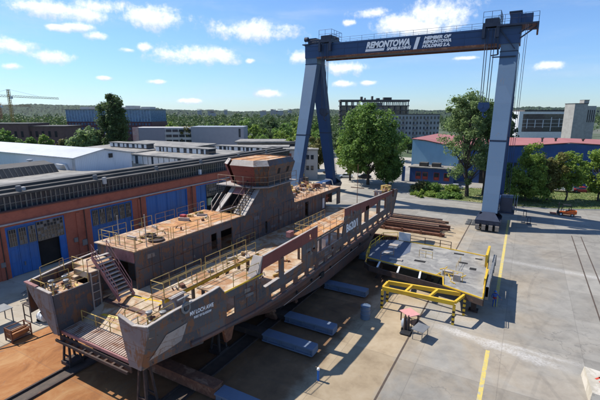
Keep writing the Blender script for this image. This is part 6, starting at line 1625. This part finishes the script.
for i in range(7):
    a = rnd.random()*3; x, y = -46.2+rnd.uniform(-1.6,1.2), 20+rnd.uniform(-2,3); q.bar((x,y,.1+.05*i),(x+2.2*math.cos(a),y+2.2*math.sin(a),.15+.05*i),.09)
tag(q.build('scrap_heap', M['steelgrey'], at=(-46.5,20,0)), 'loose heap of grey bars before the open workshop door', 'scrap heap')
q = MB(); q.obox((-45.2,25.3,0), 1.1,.7,.6,.4); q.obox((-45.2,25.3,.6), .8,.5,.3,.1); tag(q.build('crate', M['blue'], at=(-45.2,25.3,0)), 'small blue crate on the ground behind the port bow', 'crate')
for i, (x, y) in enumerate(((-45.8,40.5),(-44.5,44.5),(-45.2,47.2))):
    q = MB(); q.obox((x,y,0), 2.0,1.3,1.5+.3*i,.1*i); q.obox((x,y,1.5+.3*i), 1.6,1.0,.25,.1*i+.2)
    tag(q.build('storage_box', (M['white'], M['steelgrey'], M['rust'])[i], at=(x,y,0)), ['white storage box before the plain blue doors','grey storage box between the white and the rusty one beside the workshop','rusty storage box nearest the wheelhouse beside the workshop'][i], 'box')

# ------------------------------------------------------------------ forklift
fk = thing('forklift', 'orange forklift driving along the yard road with its forks to the left', 'forklift', (8.3,93.4,0))
fk.rotation_euler[2] = 0
def fpart(name, m, par, fn, **k):
    q = MB(); fn(q); return q.build(name, m, par, **k)
X0, Y0 = 8.3, 93.4
fpart('body', M['orange'], fk, lambda q: (q.prism([(X0-1.0,Y0-.62,.35),(X0+1.45,Y0-.62,.35),(X0+1.6,Y0-.62,.7),(X0+1.55,Y0-.62,1.15),(X0+.7,Y0-.62,1.2),(X0+.2,Y0-.62,.8),(X0-1.0,Y0-.62,.75)], (0,1.24,0)),))
fpart('counterweight', M['orange'], fk, lambda q: q.prism([(X0+1.0,Y0-.66,.4),(X0+1.75,Y0-.66,.55),(X0+1.75,Y0-.66,1.1),(X0+1.0,Y0-.66,1.24)], (0,1.32,0)))
fpart('mast', M['black'], fk, lambda q: (q.box(X0-1.35,X0-1.2,Y0-.42,Y0-.3,.1,2.5), q.box(X0-1.35,X0-1.2,Y0+.3,Y0+.42,.1,2.5), q.box(X0-1.34,X0-1.21,Y0-.3,Y0+.3,2.3,2.45), q.box(X0-1.3,X0-1.22,Y0-.06,Y0+.06,.2,2.3)))
fpart('carriage', M['black'], fk, lambda q: (q.box(X0-1.48,X0-1.37,Y0-.55,Y0+.55,.25,.9),))
for s in (-.3,.3): fpart('fork', M['steelgrey'], fk, lambda q: (q.box(X0-2.7,X0-1.49,Y0+s-.06,Y0+s+.06,.16,.22), q.box(X0-1.55,X0-1.485,Y0+s-.06,Y0+s+.06,.22,.8)))
fpart('overhead_guard', M['black'], fk, lambda q: [q.bar(a,b,.08) for a,b in (((X0-.9,Y0-.5,.8),(X0-.55,Y0-.5,2.15)),((X0-.9,Y0+.5,.8),(X0-.55,Y0+.5,2.15)),((X0+.85,Y0-.5,1.2),(X0+.65,Y0-.5,2.15)),((X0+.85,Y0+.5,1.2),(X0+.65,Y0+.5,2.15)))]+[q.box(X0-.6,X0+.7,Y0-.55,Y0+.55,2.15,2.2)])
fpart('seat', M['black'], fk, lambda q: (q.box(X0-.05,X0+.45,Y0-.28,Y0+.28,.95,1.08), q.box(X0+.38,X0+.5,Y0-.28,Y0+.28,1.08,1.6)))
fpart('steering_wheel', M['black'], fk, lambda q: (q.tube((X0-.55,Y0,.8),(X0-.4,Y0,1.2),.04), q.lathe((X0-.4,Y0,1.2), [(.2,0),(.2,.04)], 12)))
for x, r in ((X0-.85,.36),(X0+1.05,.3)):
    for s in (-1,1):
        q = MB(); q.lathe((x,Y0+s*.62-.12,r), [(r*.9,0),(r,.04),(r,.2),(r*.9,.24)], 16, 'y'); wl_ = q.build('wheel', M['tyre'], fk)
        q = MB(); q.lathe((x,Y0+s*.62-.135,r), [(r*.5,0),(r*.5,.27)], 10, 'y'); q.build('rim', M['white'], wl_)
# red pallet load riding on the forks
q = MB()
for y in (-.5,-.05,.4): q.box(X0-2.7,X0-1.6,Y0+y,Y0+y+.1,.23,.33)
for i in range(6): q.box(X0-2.7+i*.2,X0-2.58+i*.2,Y0-.5,Y0+.5,.331,.36)
tag(q.build('pallet', mat('red_pallet', (.40,.16,.12), (.26,.09,.05), 3, .8), at=(X0-2.1,Y0,0)), 'reddish pallet carried on the forks of the orange forklift', 'pallet')

# ------------------------------------------------------------------ parked vehicles
def car(label, x, y, rot, paint, L=4.3, Wd=1.75, H_=1.45):
    t = thing('parked_car', label, 'car', (x,y,0), 'cars parked beyond the yard'); t.rotation_euler[2] = rot
    h = Wd/2
    low = [(-L/2,.35),(-L/2+.05,.62),(-L/2+.75,.82),(L/2-.55,.86),(L/2-.03,.68),(L/2,.35)]
    q = LB()
    sec = [(-L/2,.35,.66,.80),(-L/2+.25,.28,.72,.92),(-L/2+1.1,.25,.90,1.0),(0,.25,.92,1.0),(L/2-.8,.25,.95,1.0),(L/2-.2,.28,.86,.94),(L/2,.38,.70,.82)]
    q.v = []
    for (xx,z0,z1,f) in sec: q.v += [(xx,-h*f,z0),(xx,h*f,z0),(xx,h*f,z1*.78),(xx,h*f*.93,z1),(xx,-h*f*.93,z1),(xx,-h*f,z1*.78)]
    for k in range(len(sec)-1):
        for i in range(6): q.f.append((k*6+i,(k+1)*6+i,(k+1)*6+(i+1)%6,k*6+(i+1)%6))
    q.f += [tuple(range(6)), tuple((len(sec)-1)*6+i for i in range(6))]; q.m = [0]*len(q.f)
    body = q.put('body', paint, t)
    q = LB(); a, b, c, d = -L*.28, -L*.10, L*.22, L*.40
    def cab(z0, z1, s0, s1, xs0, xs1): q.hexa([(xs0[0],-h*s0,z0),(xs0[1],-h*s0,z0),(xs0[1],h*s0,z0),(xs0[0],h*s0,z0),(xs1[0],-h*s1,z1),(xs1[1],-h*s1,z1),(xs1[1],h*s1,z1),(xs1[0],h*s1,z1)])
    cab(.9,H_-.1,.90,.74,(a,d),(b,c)); q.put('window', M['glassdark'], t)
    q = LB(); q.hexa([(b-.05,-h*.75,H_-.098),(c+.05,-h*.75,H_-.098),(c+.05,h*.75,H_-.098),(b-.05,h*.75,H_-.098),(b+.1,-h*.66,H_),(c-.1,-h*.66,H_),(c-.1,h*.66,H_),(b+.1,h*.66,H_)])
    for xx in ((a+b)/2-.05,(b+c)/2,(c+d)/2): pass
    q.put('roof', paint, t)
    for xx in (-L*.31,L*.30):
        for s in (-1,1):
            q = LB(); q.lathe((xx,s*(h-.1)-.1,.31), [(.28,0),(.32,.03),(.32,.17),(.28,.2)], 14, 'y'); wl_ = q.put('wheel', M['tyre'], t)
            q = LB(); q.lathe((xx,s*(h-.1)-.11,.31), [(.18,0),(.18,.22)], 10, 'y'); q.put('rim', M['steelgrey'], wl_)
    for s in (-.6,.6): lbox('headlight', M['white'], t, -L/2-.02,-L/2+.12,s*h*1.0-.16,s*h*1.0+.16,.52,.66)
    return t
car('white car parked left of the broad tree trunks', -48.6,116.2,R(22),mat('car_white', (.70,.71,.72), (.66,.67,.68), 1, .3, bmp=0))
car('dark car parked behind the white one near the dark crane brace', -57.2,122,R(18),mat('car_dark', (.03,.035,.04), (.04,.045,.05), 1, .3, bmp=0))
car('silver car parked beyond the shrubs beside the tall tree trunk', -15.6,112.6,R(4),mat('car_silver', (.42,.44,.47), (.38,.40,.43), 1, .3, .3, bmp=0))
car('dark red car parked behind the lawn tree at the right edge', 13.5,124.0,R(20),mat('car_red', (.33,.03,.03), (.28,.03,.03), 1, .3, bmp=0))
car('grey car half hidden in the shade right of the broad tree', -39.0,123.5,R(20),bpy.data.materials['car_silver'])
car('black car parked in the shade beneath the broad tree', -43.2,118.2,R(20),bpy.data.materials['car_dark'])
t = thing('truck', 'pale flatbed truck standing behind the lawn trees', 'truck', (6,121.8,0))
q = MB(); q.box(2.4,9.6,120.8,123.0,.95,1.15); q.box(2.4,9.6,120.8,120.9,1.15,1.6); q.build('bed', M['white'], t)
q = MB(); q.prism([(9.8,120.8,.7),(11.7,120.8,.7),(11.7,120.8,1.7),(11.3,120.8,2.7),(9.8,120.8,2.7)], (0,2.2,0)); q.build('cab', M['white'], t)
q = MB(); q.prism([(10.3,120.77,1.7),(11.5,120.77,1.7),(11.2,120.77,2.5),(10.3,120.77,2.5)], (0,2.26,0)); q.build('window', M['glassdark'], t)
for x in (3.4,4.6,10.6):
    for y in (120.85,122.65):
        q = MB(); q.lathe((x,y,.5), [(.45,0),(.5,.05),(.5,.25),(.45,.3)], 14, 'y'); q.build('wheel', M['tyre'], t)
t = thing('yellow_loader', 'small yellow machine in the clutter between the two left crane legs', 'machine', (-57.5,103.5,0))
q = MB(); q.box(-58.8,-56,102.9,104.2,.5,1.3); q.prism([(-58.2,103,1.3),(-56.9,103,1.3),(-57.1,103,2.3),(-58.1,103,2.3)], (0,1.1,0)); q.build('body', M['yellow'], t)
for x in (-58.4,-56.5):
    for y in (102.8,104.1):
        q = MB(); q.lathe((x,y,.45), [(.4,0),(.45,.05),(.45,.25),(.4,.3)], 14, 'y'); q.build('wheel', M['tyre'], t)
rnd = random.Random(13)
for i in range(7):
    x, y = rnd.uniform(-66,-54), rnd.uniform(96,104); h = rnd.uniform(.6,1.7); col_ = ('dark','grey','rusty')[i%3]
    q = MB(); q.obox((x,y,0), rnd.uniform(1,2.6), rnd.uniform(.8,1.6), h, rnd.random())
    q.obox((x,y,h), .7,.5,.3, rnd.random())
    tag(q.build('stored_part', (M['roofdark'], M['steelgrey'], M['rust'])[i%3], at=(x,y,0)), 'low %s crate or machine part stored in the yard clutter behind the wheelhouse' % col_, 'stored part', 'parts stored behind the wheelhouse')

# ------------------------------------------------------------------ worker
def skin_body(name, pts, edges, rad, m, par, loc):
    me = bpy.data.meshes.new(name); me.from_pydata([(p[0]+loc[0],p[1]+loc[1],p[2]+loc[2]) for p in pts], edges, [])
    o = bpy.data.objects.new(name, me); COL.objects.link(o)
    sk = o.modifiers.new('skin', 'SKIN')
    if not me.skin_vertices: me.skin_vertices.new()
    for v, r_ in zip(me.skin_vertices[0].data, rad): v.radius = (r_, r_)
    me.skin_vertices[0].data[0].use_root = True
    sb = o.modifiers.new('sub', 'SUBSURF'); sb.levels = 2; sb.render_levels = 2
    bpy.context.view_layer.update()
    m2 = bpy.data.meshes.new_from_object(o.evaluated_get(bpy.context.evaluated_depsgraph_get()))
    bpy.data.objects.remove(o)
    m2.materials.clear(); m2.materials.append(m); m2.polygons.foreach_set('use_smooth', [True]*len(m2.polygons))
    ob = bpy.data.objects.new(name, m2); COL.objects.link(ob); ob.parent = par; return ob
wk = thing('person', 'worker in blue overalls and blue helmet standing in the shadow of the deck section', 'person', (-1.2,44.0,0))
cloth = mat('worker_blue', (.03,.07,.26), (.04,.09,.30), 4, .8); skin = mat('skin', (.45,.27,.19), (.40,.23,.16), 4, .6, bmp=0)
P = [(0,0,.95),(0,.0,1.15),(0,.01,1.36),(0,0,1.5),(0,-.02,1.56),
     (-.1,0,.9),(-.12,-.03,.5),(-.13,.02,.09),(-.13,-.14,.05), (.1,0,.9),(.13,.02,.5),(.15,.05,.09),(.16,-.11,.05),
     (-.2,.0,1.42),(-.34,-.06,1.18),(-.3,-.28,1.08), (.2,.0,1.42),(.38,-.04,1.2),(.52,-.2,1.05)]
E_ = [(0,1),(1,2),(2,3),(3,4),(0,5),(5,6),(6,7),(7,8),(0,9),(9,10),(10,11),(11,12),(2,13),(13,14),(14,15),(2,16),(16,17),(17,18)]
rd = [.15,.15,.16,.07,.06,.11,.075,.05,.045,.11,.075,.05,.045,.08,.055,.042,.08,.055,.042]
skin_body('body', P, E_, rd, cloth, wk, (0,0,0))
q = LB(); q.lathe((0,-.02,1.56), [(.05,0),(.085,.04),(.105,.12),(.105,.2),(.07,.26)], 12); hd = q.put('head', skin, wk, smooth=True)
q = LB(); q.lathe((0,-.02,1.68), [(.165,0),(.13,.02),(.125,.07),(.09,.13),(.03,.155)], 14); q.put('helmet', M['blue'], wk, smooth=True)
q = LB(); q.lathe((0,0,.93), [(.17,0),(.19,.05),(.185,.14),(.165,.2)], 14); q.put('tool_belt', mat('worker_red', (.30,.03,.03), (.24,.03,.03), 3, .8), wk, smooth=True)
for s, (hx,hy,hz) in ((-1,(-.29,-.33,1.06)),(1,(.56,-.25,1.02))):
    q = LB(); q.obox((hx,hy,hz-.05), .07,.09,.035, .5*s)
    for k in range(4):
        q.tube((hx-.026+.018*k,hy-.04,hz-.03),(hx-.03+.02*k,hy-.1-.008*(k%2),hz-.05),.0095,n=5); q.tube((hx-.03+.02*k,hy-.1-.008*(k%2),hz-.05),(hx-.03+.02*k,hy-.12,hz-.085),.0085,n=5)
    q.tube((hx-s*.035,hy+.01,hz-.03),(hx-s*.06,hy-.05,hz-.04),.011,n=5); q.put('hand', skin, wk)
for s in (-.04,.04):
    q = LB(); q.lathe((s,-.125,1.67), [(.012,0),(.012,.012)], 6, 'y'); q.put('eye', M['black'], hd)
q = LB(); q.prism([(-.015,-.115,1.65),(.015,-.115,1.65),(0,-.145,1.62)], (0,.02,.01)); q.put('nose', skin, hd)
wk.rotation_euler[2] = R(20)
# ------------------------------------------------------------------ hoses, cables and offcuts
def ground_line(name, label, pts, r, m, cat):
    cu = bpy.data.curves.new(name, 'CURVE'); cu.dimensions = '3D'; cu.bevel_depth = r; cu.bevel_resolution = 1; cu.resolution_u = 6
    sp_ = cu.splines.new('NURBS'); sp_.points.add(len(pts)-1); sp_.use_endpoint_u = True; sp_.order_u = 4
    for p, c in zip(sp_.points, pts): p.co = (c[0]-pts[0][0], c[1]-pts[0][1], r, 1)
    cu.materials.append(m)
    tmp = bpy.data.objects.new(name, cu); COL.objects.link(tmp); bpy.context.view_layer.update()
    me = bpy.data.meshes.new_from_object(tmp.evaluated_get(bpy.context.evaluated_depsgraph_get())); bpy.data.objects.remove(tmp)
    o = bpy.data.objects.new(name, me); COL.objects.link(o); o.location = (*pts[0], .006); return tag(o, label, cat)
ground_line('hose', 'dark hose lying on the orange strip left of the port bow', [(-38.6,13.2),(-37.4,15.0),(-36.6,16.8),(-36.9,18.4),(-35.2,20.0),(-34,21)], .035, M['black'], 'hose')
# ------------------------------------------------------------------ thin summer haze
hz, nt, b_ = nodes_of('summer_haze')
nt.nodes.remove(b_); pv = nt.nodes.new('ShaderNodeVolumePrincipled')
pv.inputs['Density'].default_value = .00002; pv.inputs['Color'].default_value = (.80,.88,1,1); pv.inputs['Anisotropy'].default_value = .2
nt.links.new(pv.outputs[0], nt.nodes['Material Output'].inputs['Volume'])
q = MB(); q.box(-6100,6100,-6100,6100,-4.5,130); tag(q.build('haze', hz), kind='stuff', label='thin pale summer haze over the town', cat='haze')
